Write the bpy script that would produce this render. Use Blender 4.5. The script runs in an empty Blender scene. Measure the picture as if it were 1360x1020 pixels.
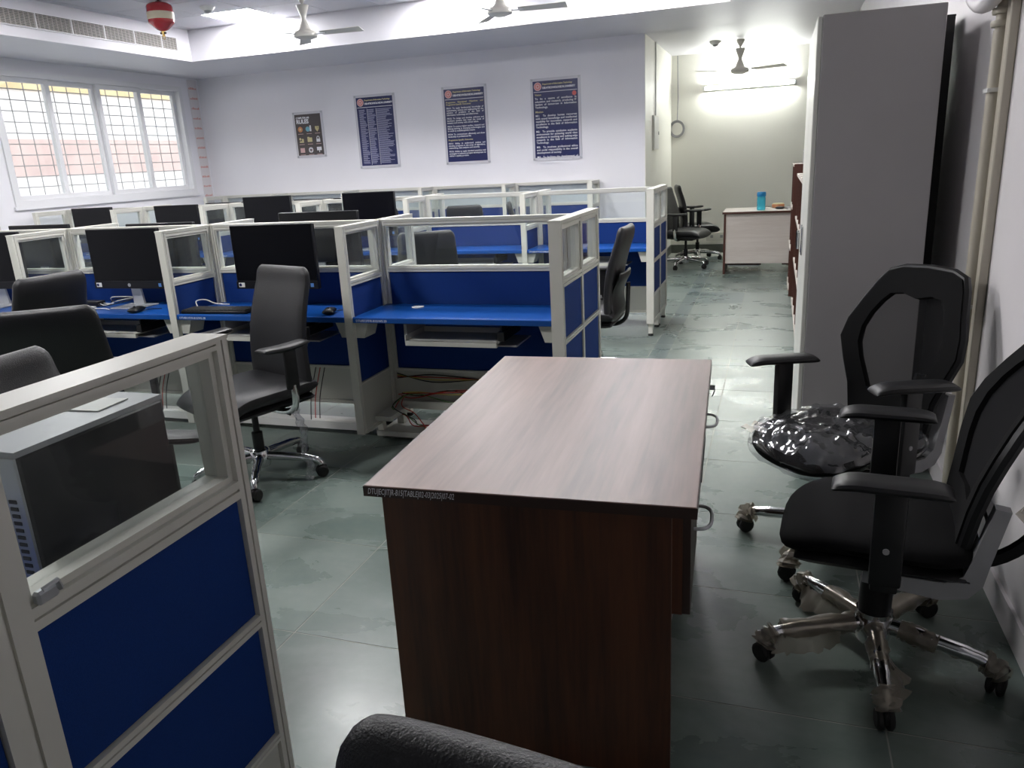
import bpy, bmesh, math, random
from mathutils import Vector, Matrix
random.seed(7)
S = bpy.context.scene
C = S.collection
R = math.radians
# ---------------------------------------------------------------- camera
CAM_H = 1.48
yaw, pitch, roll, fpx = -0.335368, 0.283398, -0.0537374, 1019.3
f_ = Vector((math.sin(yaw)*math.cos(pitch), math.cos(yaw)*math.cos(pitch), -math.sin(pitch)))
r_ = Vector((math.cos(yaw), -math.sin(yaw), 0)); u_ = r_.cross(f_)
rt = math.cos(roll)*r_ + math.sin(roll)*u_
up = -math.sin(roll)*r_ + math.cos(roll)*u_
cd = bpy.data.cameras.new('camera'); cam = bpy.data.objects.new('camera', cd); C.objects.link(cam)
cd.sensor_width = 36; cd.lens = fpx/1360*36; cd.clip_start = .02
m4 = Matrix((rt, up, -f_)).transposed().to_4x4(); m4.translation = (0, 0, CAM_H)
cam.matrix_world = m4
S.camera = cam
# ---------------------------------------------------------------- world, exposure
w = bpy.data.worlds.new('daylight_sky'); S.world = w; w.use_nodes = True
bg = w.node_tree.nodes['Background']; bg.inputs[0].default_value = (.86, .92, 1, 1); bg.inputs[1].default_value = 1.35
S.view_settings.view_transform = 'Standard'; S.view_settings.look = 'None'
S.view_settings.gamma = 1; S.view_settings.exposure = 1.08; S.view_settings.use_curve_mapping = False
PANEL_E = 30.0
TUBE_E = 85.0
# ---------------------------------------------------------------- materials
MATS = {}
def mat(name, col, rough=.5, metal=0, spec=.5, noise=0, nscale=8, bump=0, bscale=60, coat=0, emit=None, es=0, col2=None, alpha=None):
    if name in MATS: return MATS[name]
    m = bpy.data.materials.new(name); m.use_nodes = True; nt = m.node_tree; b = nt.nodes['Principled BSDF']
    b.inputs['Base Color'].default_value = (*col, 1); b.inputs['Roughness'].default_value = rough
    b.inputs['Metallic'].default_value = metal; b.inputs['Specular IOR Level'].default_value = spec
    if coat: b.inputs['Coat Weight'].default_value = coat; b.inputs['Coat Roughness'].default_value = .1
    if emit: b.inputs['Emission Color'].default_value = (*emit, 1); b.inputs['Emission Strength'].default_value = es
    tc = None
    if noise or bump: tc = nt.nodes.new('ShaderNodeTexCoord')
    if noise:
        n = nt.nodes.new('ShaderNodeTexNoise'); n.inputs['Scale'].default_value = nscale; n.inputs['Detail'].default_value = 5
        nt.links.new(tc.outputs['Object'], n.inputs['Vector'])
        r = nt.nodes.new('ShaderNodeValToRGB'); r.color_ramp.elements[0].position = .3; r.color_ramp.elements[1].position = .7
        c2 = col2 or tuple(min(1, c*(1+noise)) for c in col)
        c1 = col if col2 else tuple(c*(1-noise) for c in col)
        r.color_ramp.elements[0].color = (*c1, 1); r.color_ramp.elements[1].color = (*c2, 1)
        nt.links.new(n.outputs[0], r.inputs[0]); nt.links.new(r.outputs[0], b.inputs['Base Color'])
    if bump:
        n2 = nt.nodes.new('ShaderNodeTexNoise'); n2.inputs['Scale'].default_value = bscale; n2.inputs['Detail'].default_value = 4
        nt.links.new(tc.outputs['Object'], n2.inputs['Vector'])
        bp = nt.nodes.new('ShaderNodeBump'); bp.inputs['Strength'].default_value = bump; bp.inputs['Distance'].default_value = .004
        nt.links.new(n2.outputs[0], bp.inputs['Height']); nt.links.new(bp.outputs[0], b.inputs['Normal'])
    MATS[name] = m; return m

def glass_mat(name, tint=(.93, .96, .95), milk=.04, ior=1.45, rough=.02, milkcol=(.8, .82, .82), woven=False):
    m = bpy.data.materials.new(name); m.use_nodes = True; nt = m.node_tree; nt.nodes.clear()
    o = nt.nodes.new('ShaderNodeOutputMaterial'); t = nt.nodes.new('ShaderNodeBsdfTransparent'); t.inputs[0].default_value = (*tint, 1)
    g = nt.nodes.new('ShaderNodeBsdfGlossy'); g.inputs['Roughness'].default_value = rough
    d = nt.nodes.new('ShaderNodeBsdfDiffuse'); d.inputs[0].default_value = (*milkcol, 1)
    ge = nt.nodes.new('ShaderNodeNewGeometry'); dt = nt.nodes.new('ShaderNodeVectorMath'); dt.operation = 'DOT_PRODUCT'
    ab = nt.nodes.new('ShaderNodeMath'); ab.operation = 'ABSOLUTE'; om = nt.nodes.new('ShaderNodeMath'); om.operation = 'SUBTRACT'; om.inputs[0].default_value = 1; om.use_clamp = True
    pw = nt.nodes.new('ShaderNodeMath'); pw.operation = 'POWER'; pw.inputs[1].default_value = 5
    f0 = ((ior-1)/(ior+1))**2
    fr = nt.nodes.new('ShaderNodeMath'); fr.operation = 'MULTIPLY_ADD'; fr.inputs[1].default_value = 1-f0; fr.inputs[2].default_value = f0
    nt.links.new(ge.outputs['Incoming'], dt.inputs[0]); nt.links.new(ge.outputs['Normal'], dt.inputs[1]); nt.links.new(dt.outputs['Value'], ab.inputs[0])
    nt.links.new(ab.outputs[0], om.inputs[1]); nt.links.new(om.outputs[0], pw.inputs[0]); nt.links.new(pw.outputs[0], fr.inputs[0])
    m1 = nt.nodes.new('ShaderNodeMixShader'); m1.inputs[0].default_value = milk
    m2 = nt.nodes.new('ShaderNodeMixShader')
    L = nt.links.new
    L(t.outputs[0], m1.inputs[1]); L(d.outputs[0], m1.inputs[2])
    if woven:                                   # threads close up when the weave is seen at a slant
        dv = nt.nodes.new('ShaderNodeMath'); dv.operation = 'DIVIDE'; dv.use_clamp = True; dv.inputs[0].default_value = milk
        L(ab.outputs[0], dv.inputs[1]); L(dv.outputs[0], m1.inputs[0])
    L(fr.outputs[0], m2.inputs[0]) if not woven else None
    if woven: m2.inputs[0].default_value = 0
    L(m1.outputs[0], m2.inputs[1]); L(g.outputs[0], m2.inputs[2]); L(m2.outputs[0], o.inputs[0])
    MATS[name] = m; return m

def wood_mat(name, c1, c2, axis='Y', rough=.35, scale=1.0, spec=.5):
    m = bpy.data.materials.new(name); m.use_nodes = True; nt = m.node_tree; b = nt.nodes['Principled BSDF']
    tc = nt.nodes.new('ShaderNodeTexCoord'); mp = nt.nodes.new('ShaderNodeMapping')
    s = {'X': (.6, 9, 9), 'Y': (9, .6, 9), 'Z': (9, 9, .6)}[axis]
    mp.inputs['Scale'].default_value = tuple(v*scale for v in s)
    n = nt.nodes.new('ShaderNodeTexNoise'); n.inputs['Scale'].default_value = 1.3; n.inputs['Detail'].default_value = 8; n.inputs['Roughness'].default_value = .62
    n2 = nt.nodes.new('ShaderNodeTexNoise'); n2.inputs['Scale'].default_value = 14; n2.inputs['Detail'].default_value = 3
    mx = nt.nodes.new('ShaderNodeMath'); mx.operation = 'MULTIPLY_ADD'; mx.inputs[1].default_value = .3
    r = nt.nodes.new('ShaderNodeValToRGB'); r.color_ramp.elements[0].position = .42; r.color_ramp.elements[1].position = .82
    r.color_ramp.elements[0].color = (*c1, 1); r.color_ramp.elements[1].color = (*c2, 1)
    L = nt.links.new
    L(tc.outputs['Object'], mp.inputs[0]); L(mp.outputs[0], n.inputs[0]); L(mp.outputs[0], n2.inputs[0])
    L(n2.outputs[0], mx.inputs[0]); L(n.outputs[0], mx.inputs[2]); L(mx.outputs[0], r.inputs[0]); L(r.outputs[0], b.inputs['Base Color'])
    b.inputs['Roughness'].default_value = rough; b.inputs['Specular IOR Level'].default_value = spec
    MATS[name] = m; return m

def stone_mat(name, cols, rough=.22):
    m = bpy.data.materials.new(name); m.use_nodes = True; nt = m.node_tree; b = nt.nodes['Principled BSDF']; L = nt.links.new
    g = nt.nodes.new('ShaderNodeNewGeometry'); oi = nt.nodes.new('ShaderNodeObjectInfo')
    mp = nt.nodes.new('ShaderNodeMapping'); mp.inputs['Scale'].default_value = (1, 1.6, 1)
    n = nt.nodes.new('ShaderNodeTexNoise'); n.inputs['Scale'].default_value = 2.2; n.inputs['Detail'].default_value = 9; n.inputs['Roughness'].default_value = .6; n.inputs['Distortion'].default_value = .5
    n2 = nt.nodes.new('ShaderNodeTexNoise'); n2.inputs['Scale'].default_value = 26; n2.inputs['Detail'].default_value = 4
    a = nt.nodes.new('ShaderNodeMath'); a.operation = 'MULTIPLY_ADD'; a.inputs[1].default_value = .22
    a2 = nt.nodes.new('ShaderNodeMath'); a2.operation = 'MULTIPLY_ADD'; a2.inputs[1].default_value = .22
    r = nt.nodes.new('ShaderNodeValToRGB')
    e = r.color_ramp.elements; e[0].position = .25; e[1].position = 1.0
    e[0].color = (*cols[0], 1); e[1].color = (*cols[2], 1)
    mid = e.new(.64); mid.color = (*cols[1], 1)
    L(g.outputs['Position'], mp.inputs[0]); L(mp.outputs[0], n.inputs[0]); L(g.outputs['Position'], n2.inputs[0])
    L(n2.outputs[0], a.inputs[0]); L(n.outputs[0], a.inputs[2]); L(oi.outputs['Random'], a2.inputs[0]); L(a.outputs[0], a2.inputs[2])
    L(a2.outputs[0], r.inputs[0]); L(r.outputs[0], b.inputs['Base Color'])
    rr = nt.nodes.new('ShaderNodeMapRange'); rr.inputs[3].default_value = rough-.06; rr.inputs[4].default_value = rough+.2
    L(n.outputs[0], rr.inputs[0]); L(rr.outputs[0], b.inputs['Roughness'])
    bp = nt.nodes.new('ShaderNodeBump'); bp.inputs['Strength'].default_value = .12; bp.inputs['Distance'].default_value = .004
    L(n.outputs[0], bp.inputs['Height']); L(bp.outputs[0], b.inputs['Normal'])
    MATS[name] = m; return m

M_WALL = mat('wall_paint', (.80, .79, .83), .55, noise=.015, nscale=1.5, bump=.1, bscale=30)
M_WALLB = mat('alcove_paint', (.82, .81, .74), .55, noise=.015, nscale=1.5, bump=.1, bscale=30)
M_WALLR = mat('right_wall_paint', (.76, .73, .74), .45, noise=.03, nscale=2.5, bump=.1, bscale=30)
M_CEIL = mat('soffit_paint', (.68, .67, .71), .5, noise=.02, nscale=2)
M_TILE = mat('ceiling_tile', (.58, .57, .61), .7, bump=.25, bscale=120)
M_GRID = mat('ceiling_grid', (.25, .25, .27), .6)
M_FRAME = mat('cream_aluminium', (.66, .65, .59), .38, spec=.5)
M_FRAMEW = mat('white_upvc', (.75, .75, .77), .35)
M_BLUE = mat('blue_fabric', (.004, .034, .185), .75, spec=.25, bump=.25, bscale=900, noise=.08, nscale=300)
M_DESK = mat('blue_laminate', (.004, .068, .31), .3, spec=.5)
M_BASE = mat('cream_laminate', (.55, .55, .50), .4)
M_GLASS = glass_mat('partition_glass', (.93, .955, .95), .02)
M_WIN = glass_mat('window_glass', (.96, .98, .98), .05)
M_LEATHER = mat('black_leather', (.013, .0125, .0145), .38, spec=.45, bump=.35, bscale=350)
M_FABRIC = mat('black_fabric', (.0045, .0045, .005), .85, spec=.15, bump=.4, bscale=700)
M_PLASTIC = mat('black_plastic', (.008, .008, .009), .42, spec=.4)
M_RUBBER = mat('black_rubber', (.01, .01, .01), .65)
M_GREYP = mat('grey_plastic', (.30, .30, .31), .4)
M_CHROME = mat('polished_aluminium', (.75, .75, .76), .16, metal=1)
M_SILVER = mat('silver_plastic', (.5, .51, .53), .35, metal=.6)
M_SCREEN = mat('dark_screen', (.003, .003, .005), .22, spec=.22)
M_BEZEL = mat('monitor_black', (.008, .008, .011), .35, spec=.3)
M_WHITE = mat('white_plastic', (.72, .72, .7), .4)
M_INK = mat('white_print', (.78, .78, .82), .6)
M_STEEL = mat('grey_steel', (.36, .345, .35), .45, noise=.03, nscale=3)
M_STEELW = mat('light_steel', (.62, .62, .58), .3)
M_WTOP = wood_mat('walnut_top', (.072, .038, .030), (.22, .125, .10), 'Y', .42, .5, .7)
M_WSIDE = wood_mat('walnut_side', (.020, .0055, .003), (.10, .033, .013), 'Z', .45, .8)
M_WEDGE = mat('walnut_edge', (.032, .014, .010), .45)
M_LWOOD = wood_mat('pale_wood', (.50, .44, .39), (.62, .57, .52), 'X', .45)
M_BROWN = mat('dark_brown', (.07, .022, .014), .45)
M_STONE = stone_mat('kota_stone', ((.075, .105, .093), (.125, .162, .145), (.20, .235, .213)))
M_STRIP = stone_mat('kota_strip', ((.055, .08, .08), (.09, .125, .122), (.15, .19, .185)))
M_GROUT = mat('grout', (.34, .35, .31), .8)
M_SKIRT = mat('dark_stone_skirting', (.10, .11, .095), .35, noise=.2, nscale=6)
M_RED = mat('red_enamel', (.35, .012, .02), .25, coat=.5)
M_PAPER = mat('paper', (.8, .79, .76), .6)
M_POST = mat('poster_blue', (.008, .013, .09), .3, noise=.15, nscale=3)
M_POSTD = mat('poster_charcoal', (.07, .058, .058), .3)
M_ACRYL = mat('acrylic_border', (.62, .61, .66), .15)
M_YEL = mat('print_yellow', (.62, .55, .30), .6)
M_REDP = mat('print_red', (.6, .12, .12), .6)
M_PINK = mat('print_pink', (.68, .45, .45), .6)
M_CYAN = mat('print_cyan', (.2, .5, .62), .6)
M_ORANGE = mat('print_orange', (.62, .26, .12), .6)
M_PVC = mat('beige_pvc', (.50, .46, .38), .4)
M_WIRE_R = mat('red_wire', (.4, .03, .02), .5); M_WIRE_G = mat('green_wire', (.12, .3, .08), .5)
M_WIRE_K = mat('black_wire', (.012, .012, .012), .5); M_WIRE_Y = mat('yellow_wire', (.55, .5, .12), .5)
M_WIRE_W = mat('white_wire', (.65, .65, .63), .5)
M_FAN = mat('fan_cream', (.62, .60, .55), .35)
M_FILM = glass_mat('clear_film', (.86, .86, .88), .03, 2.2, .13, (.75, .77, .82))
M_FILMB = glass_mat('yellowed_film', (.74, .70, .63), .42, 1.4, .3, (.40, .36, .30))
M_MESH = glass_mat('black_mesh', (1, 1, 1), .46, 1.02, .6, (.02, .02, .021), woven=True)
M_BOTTLE = glass_mat('blue_bottle', (.35, .88, .97), .4, 1.45, .05, (.10, .60, .80))
M_LED = mat('led_diffuser', (.9, .9, .9), .5, emit=(1, .985, .99), es=PANEL_E)
M_TUBE = mat('tube_glow', (.9, .9, .9), .5, emit=(.97, 1, .95), es=TUBE_E)
M_GRILLE = mat('vent_metal', (.42, .40, .37), .5); M_DARK = mat('duct_dark', (.02, .02, .02), .8)
M_BLD = mat('building_cream', (.78, .72, .68), .8, noise=.06, nscale=1.5); M_BLDP = mat('building_salmon', (.62, .44, .39), .8, noise=.1, nscale=2)
M_BLDY = mat('building_ochre', (.70, .52, .28), .8, noise=.2, nscale=2)
M_IRON = mat('grille_iron', (.40, .37, .36), .6)
M_BRASS = mat('brass', (.5, .34, .12), .3, metal=1)

# ---------------------------------------------------------------- mesh builder
class MB:
    def __init__(s): s.v = []; s.f = []
    def add(s, vs, fs, M=None):
        o = len(s.v)
        s.v += [tuple(M @ Vector(v)) if M else tuple(v) for v in vs]
        s.f += [tuple(i+o for i in f) for f in fs]; return s
    def box(s, x0, x1, y0, y1, z0, z1, M=None):
        vs = [(x, y, z) for z in (z0, z1) for y in (y0, y1) for x in (x0, x1)]
        return s.add(vs, [(0, 2, 3, 1), (4, 5, 7, 6), (0, 1, 5, 4), (1, 3, 7, 5), (3, 2, 6, 7), (2, 0, 4, 6)], M)
    def rbox(s, x0, x1, y0, y1, z0, z1, r=.005, seg=2, M=None):
        bm = bmesh.new(); bmesh.ops.create_cube(bm, size=1)
        for v in bm.verts:
            v.co = ((x0+x1)/2+v.co.x*(x1-x0), (y0+y1)/2+v.co.y*(y1-y0), (z0+z1)/2+v.co.z*(z1-z0))
        bmesh.ops.bevel(bm, geom=bm.edges[:], offset=r, segments=seg, profile=.5, affect='EDGES')
        bm.verts.index_update()
        s.add([v.co.copy() for v in bm.verts], [[v.index for v in f.verts] for f in bm.faces], M); bm.free(); return s
    def tube(s, pts, r, n=8, closed=False, flat=1.0, M=None, upv=None):
        pts = [Vector(p) for p in pts]; k = len(pts)
        rs = r if isinstance(r, (list, tuple)) else [r]*k
        vs = []; fs = []; pn = None
        for i in range(k):
            if closed: t = pts[(i+1) % k]-pts[i-1]
            else: t = pts[min(i+1, k-1)]-pts[max(i-1, 0)]
            t.normalize()
            if upv is not None: a = Vector(upv)
            elif pn is None: a = Vector((0, 0, 1)) if abs(t.z) < .9 else Vector((1, 0, 0))
            else: a = pn
            nn = a-t*a.dot(t)
            if nn.length < 1e-5: nn = Vector((1, 0, 0))-t*t.x
            nn.normalize(); pn = nn; bb = t.cross(nn)
            for j in range(n):
                an = 2*math.pi*j/n
                vs.append(pts[i]+nn*math.cos(an)*rs[i]*flat+bb*math.sin(an)*rs[i])
        for i in range(k if closed else k-1):
            i2 = (i+1) % k
            for j in range(n):
                fs.append((i*n+j, i*n+(j+1) % n, i2*n+(j+1) % n, i2*n+j))
        if not closed: fs.append(tuple(range(n))[::-1]); fs.append(tuple((k-1)*n+j for j in range(n)))
        return s.add(vs, fs, M)
    def lathe(s, prof, n=16, M=None):
        vs = []; fs = []; k = len(prof)
        for r, z in prof:
            for j in range(n): vs.append((max(r, 1e-5)*math.cos(2*math.pi*j/n), max(r, 1e-5)*math.sin(2*math.pi*j/n), z))
        for i in range(k-1):
            for j in range(n): fs.append((i*n+j, i*n+(j+1) % n, (i+1)*n+(j+1) % n, (i+1)*n+j))
        fs.append(tuple(range(n))[::-1]); fs.append(tuple((k-1)*n+j for j in range(n)))
        return s.add(vs, fs, M)
    def prism(s, poly, d0, d1, M=None):      # poly in local xy, extruded along z
        k = len(poly); vs = [(x, y, d0) for x, y in poly]+[(x, y, d1) for x, y in poly]
        fs = [tuple(range(k))[::-1], tuple(range(k, 2*k))]+[(i, (i+1) % k, k+(i+1) % k, k+i) for i in range(k)]
        return s.add(vs, fs, M)
    def pad(s, L, fw, th, fc, nt=18, ns=12, e=5, q=.42, M=None):
        # cushion: t 0..1 along L, s -1..1 across; fw(t) half width; fc(t,s)->(offset along L, offset normal)
        vs = []; fs = []; W = ns+1
        def pos(t, a, sg):
            prof = max(0, (1-abs(a)**e))**q*max(0, (1-abs(2*t-1)**(e*2)))**q
            return (fw(t)*a, fc(t, a)+sg*th/2*prof, L*t)
        for sg in (1, -1):
            for i in range(nt+1):
                t = .5-.5*math.cos(math.pi*i/nt)
                for j in range(W):
                    a = -math.cos(math.pi*j/ns); vs.append(pos(t, a, sg))
        o = (nt+1)*W
        for i in range(nt):
            for j in range(ns):
                a = i*W+j; fs.append((a, a+1, a+W+1, a+W)); fs.append((o+a, o+a+W, o+a+W+1, o+a+1))
        return s.add(vs, fs, M)
    def build(s, name, m, parent=None, smooth=False, ang=38, weld=False):
        me = bpy.data.meshes.new(name); me.from_pydata(s.v, [], s.f)
        bm = bmesh.new(); bm.from_mesh(me)
        if weld: bmesh.ops.remove_doubles(bm, verts=bm.verts, dist=1e-5)
        bmesh.ops.recalc_face_normals(bm, faces=bm.faces); bm.to_mesh(me); bm.free()
        if smooth:
            me.polygons.foreach_set('use_smooth', [True]*len(me.polygons)); me.set_sharp_from_angle(angle=R(ang))
        me.materials.append(m)
        o = bpy.data.objects.new(name, me); C.objects.link(o); o.parent = parent
        return o
def thing(name, label, cat, loc=(0, 0, 0), rz=0, group=None):
    o = bpy.data.objects.new(name, None); o.empty_display_size = .1; C.objects.link(o); o.location = loc; o.rotation_euler = (0, 0, rz)
    return tag(o, label, cat, group)
def tag(o, label, cat, group=None):
    o['label'] = label; o['category'] = cat
    if group: o['group'] = group
    return o
def struct(o, label=None):
    o['kind'] = 'structure'
    if label: o['label'] = label
    return o
def part(name, m, parent, x0, x1, y0, y1, z0, z1, r=0, smooth=None):
    b = MB()
    if r: b.rbox(x0, x1, y0, y1, z0, z1, r)
    else: b.box(x0, x1, y0, y1, z0, z1)
    return b.build(name, m, parent, smooth=bool(r))
def dup(o, loc=None, rz=None, label=None, group=None, parent=None):
    c = o.copy(); C.objects.link(c)
    if parent is not None: c.parent = parent
    if loc is not None: c.location = loc
    if rz is not None: c.rotation_euler = (0, 0, rz)
    if label: c['label'] = label
    if group: c['group'] = group
    for ch in list(o.children): dup(ch, parent=c)
    return c
def T(x=0, y=0, z=0, rz=0, rx=0, ry=0):
    return Matrix.Translation((x, y, z)) @ Matrix.Rotation(rz, 4, 'Z') @ Matrix.Rotation(ry, 4, 'Y') @ Matrix.Rotation(rx, 4, 'X')
def text(body, size, m, parent, M, name='lettering', width=None, align='LEFT', spacing=1.0, bold=0, shear=0, line=1.0):
    cu = bpy.data.curves.new('t', 'FONT'); cu.body = body; cu.size = size; cu.align_x = align; cu.space_character = spacing
    cu.space_line = line; cu.shear = shear; cu.resolution_u = 2; cu.extrude = .0004; cu.offset = bold
    if width: cu.text_boxes[0].width = width
    t = bpy.data.objects.new('t', cu); C.objects.link(t)
    dg = bpy.context.evaluated_depsgraph_get()
    me = bpy.data.meshes.new_from_object(t.evaluated_get(dg))
    bpy.data.objects.remove(t); bpy.data.curves.remove(cu)
    me.transform(M); me.name = name; me.materials.clear(); me.materials.append(m)
    o = bpy.data.objects.new(name, me); C.objects.link(o); o.parent = parent; return o
def smoothpath(pts, n=6):
    pts = [Vector(p) for p in pts]; out = []
    P = [pts[0]]+pts+[pts[-1]]
    for i in range(1, len(P)-2):
        for k in range(n):
            t = k/n; a, b, c, d = P[i-1], P[i], P[i+1], P[i+2]
            out.append(.5*((2*b)+(c-a)*t+(2*a-5*b+4*c-d)*t*t+(3*b-a-3*c+d)*t**3))
    out.append(pts[-1]); return out

# ---------------------------------------------------------------- room shell
XL, XR, YB, YA, YF = -7.70, .735, 9.48, 11.90, -5.2
XRET, ZC, ZT = -1.487, 2.78, 3.12
TX0, TX1, TY0, TY1 = -6.56, -.47, -4.0, 8.05
# floor: slab plus stone tiles laid over it
floor = struct(MB().box(XL-.2, XR+.2, YF-.2, YA+.2, -.12, -.001).build('floor', M_GROUT), 'grey green polished stone floor with pale joints')
tiles = {}
def tile(x0, x1, y0, y1, m=M_STONE):
    g = .0024; key = (round(x1-x0, 3), round(y1-y0, 3), m.name)
    if key not in tiles:
        hw, hd = (x1-x0)/2-g, (y1-y0)/2-g
        tiles[key] = MB().box(-hw, hw, -hd, hd, -.02, 0).build('floor_tile', m, floor); o = tiles[key]
    else:
        o = tiles[key].copy(); C.objects.link(o)
    o.location = ((x0+x1)/2, (y0+y1)/2, 0); return o
ys = [-1.13+.6*i for i in range(22)]       # joints at 1.87, 2.47, 3.07 ...
xs = [-3.87+.6*i for i in range(6)]+[-.87]
SX0, SX1 = -.87, -.73
for j in range(len(ys)-1):
    y0, y1 = ys[j], min(ys[j+1], YA)
    if y1 <= y0: continue
    for i in range(5): tile(xs[i], xs[i+1], y0, y1)
    if y0 < 5: tile(-.87, -.27, y0, y1)
    else:
        tile(SX0, SX1, y0, y1, M_STRIP)
        tile(SX1, -.27, y0, y1, M_STRIP if abs(y0-7.87) < .05 else M_STONE)
    tile(-.27, .33, y0, y1, M_STRIP if abs(y0-7.87) < .05 and False else M_STONE); tile(.33, XR, y0, y1)
# far left and behind the camera the slabs are larger
for i in range(3):
    x0 = XL+i*(-3.87-XL)/3; x1 = XL+(i+1)*(-3.87-XL)/3
    for j in range(10): tile(x0, x1, -1.13+1.2*j, min(-1.13+1.2*(j+1), YA))
for i in range(7):
    for j in range(3): tile(XL+i*(XR-XL)/7, XL+(i+1)*(XR-XL)/7, -1.13-1.357*(j+1), -1.13-1.357*j)

# walls
WIN = (6.30, 9.12, 1.27, 2.66)            # window opening on the left wall y0,y1,z0,z1
WIN_ADDED = (2.6, 5.4, 1.27, 2.66)  # unseen second opening, added to even out the daylight
b = MB()
b.box(XL-.2, XL, YF-.2, YB+.2, -.1, WIN[2]).box(XL-.2, XL, YF-.2, YB+.2, WIN[3], ZT+.2)
b.box(XL-.2, XL, YF-.2, WIN_ADDED[0], WIN[2], WIN[3]).box(XL-.2, XL, WIN_ADDED[1], WIN[0], WIN[2], WIN[3]).box(XL-.2, XL, WIN[1], YB+.2, WIN[2], WIN[3])
struct(b.build('wall_left', M_WALL), 'lavender white painted wall holding the barred windows')
struct(MB().box(XL-.2, XRET, YB, YA+.2, -.1, ZT+.2).build('wall_back', M_WALL), 'lavender white wall carrying the posters')
# the alcove side of that block gets the warmer paint
struct(MB().box(XRET, XRET+.004, YB-.0, YA, 0, ZC).build('wall_alcove_side', M_WALLB))
struct(MB().box(XRET, XR+1.6, YA, YA+.2, -.1, ZT+.2).build('wall_alcove_back', M_WALLB), 'warm white wall of the far alcove with tube light')
b = MB(); b.box(XR, XR+.2, YF-.2, 9.45, -.1, ZT+.2)
struct(b.build('wall_right', M_WALLR), 'pale pinkish wall behind the mesh chairs')
struct(MB().box(XR+1.4, XR+1.6, 9.4, YA, -.1, ZT+.2).build('wall_alcove_right', M_WALLB))
struct(MB().box(XR, XR+1.6, 9.25, 9.45, -.1, ZT+.2).build('wall_alcove_front', M_WALLB))
struct(MB().box(XL-.2, XR+.2, YF-.2, YF, -.1, ZT+.2).build('wall_front', M_WALL))
MB().box(XR, XR+1.4, 9.45, YA, -.02, 0).build('floor_slab', M_STONE, floor)
# baseboards
struct(MB().box(XRET+.004, XR+1.4, YA-.015, YA, 0, .125).build('baseboard_alcove', M_SKIRT))
struct(MB().box(XR-.012, XR, YF, 9.45, 0, .10).build('baseboard_right', M_WALLR))
struct(MB().box(XRET+.004, XRET+.016, YB, YA-.015, 0, .125).build('baseboard_side', M_SKIRT))
# ceiling: lower soffit ring and raised tray
b = MB()
b.box(XL, TX0, YF, YB, ZC, ZT+.2).box(TX1, XR, YF, 9.45, ZC, ZT+.2).box(TX0, TX1, TY1, YB, ZC, ZT+.2).box(TX0, TX1, YF, TY0, ZC, ZT+.2)
b.box(XRET, XR+1.4, 9.45, YA, ZC, ZT+.2)
ceiling = struct(b.build('ceiling', M_CEIL), 'plastered soffit around a raised tiled tray')
MB().box(TX0, TX1, TY0, TY1, ZT+.03, ZT+.2).build('tray_deck', M_GRID, ceiling)
gx = [-5.85+.6*i for i in range(-1, 9)]; gy = [8.02-.6*i for i in range(0, 21)]
xe = [TX0]+[x for x in gx if TX0+.1 < x < TX1-.05]+[TX1]; ye = [TY0]+sorted(y for y in gy if TY0+.1 < y < TY1-.02)+[TY1]
LED = []
led_spots = [(x, y) for x in (-5.55, -3.15, -1.35) for y in (7.72, 4.72)]+[(-5.55, 1.72), (-3.15, 1.72)]
ctile = {}
for i in range(len(xe)-1):
    for j in range(len(ye)-1):
        cx, cy = (xe[i]+xe[i+1])/2, (ye[j]+ye[j+1])/2
        w_, d_ = xe[i+1]-xe[i], ye[j+1]-ye[j]
        if any(abs(cx-a) < .2 and abs(cy-c) < .2 for a, c in led_spots): LED.append((cx, cy)); continue
        k = (round(w_, 3), round(d_, 3))
        if k not in ctile:
            o = ctile[k] = MB().box(-w_/2+.004, w_/2-.004, -d_/2+.004, d_/2-.004, 0, .028).build('ceiling_tile', M_TILE, ceiling)
        else: o = ctile[k].copy(); C.objects.link(o)
        o.location = (cx, cy, ZT)
lbl = 'square white LED panel set in the tiled ceiling tray'
for k, (cx, cy) in enumerate(sorted(LED)):
    lb = lbl
    if cy > 7: lb = {-6: 'square LED panel next to the tray smoke detector', -3: 'square LED panel beside the fan above the posters', -1: 'square LED panel closest to the mission poster'}[-6 if cx < -5 else (-3 if cx < -2 else -1)]
    t = thing('ceiling_light', lb, 'ceiling light', (cx, cy, ZT), group='LED panels in the ceiling tray')
    MB().box(-.295, .295, -.295, .295, .008, .03).build('housing', M_FRAMEW, t)
    MB().box(-.275, .275, -.275, .275, .002, .008).build('diffuser', M_LED, t)

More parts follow.
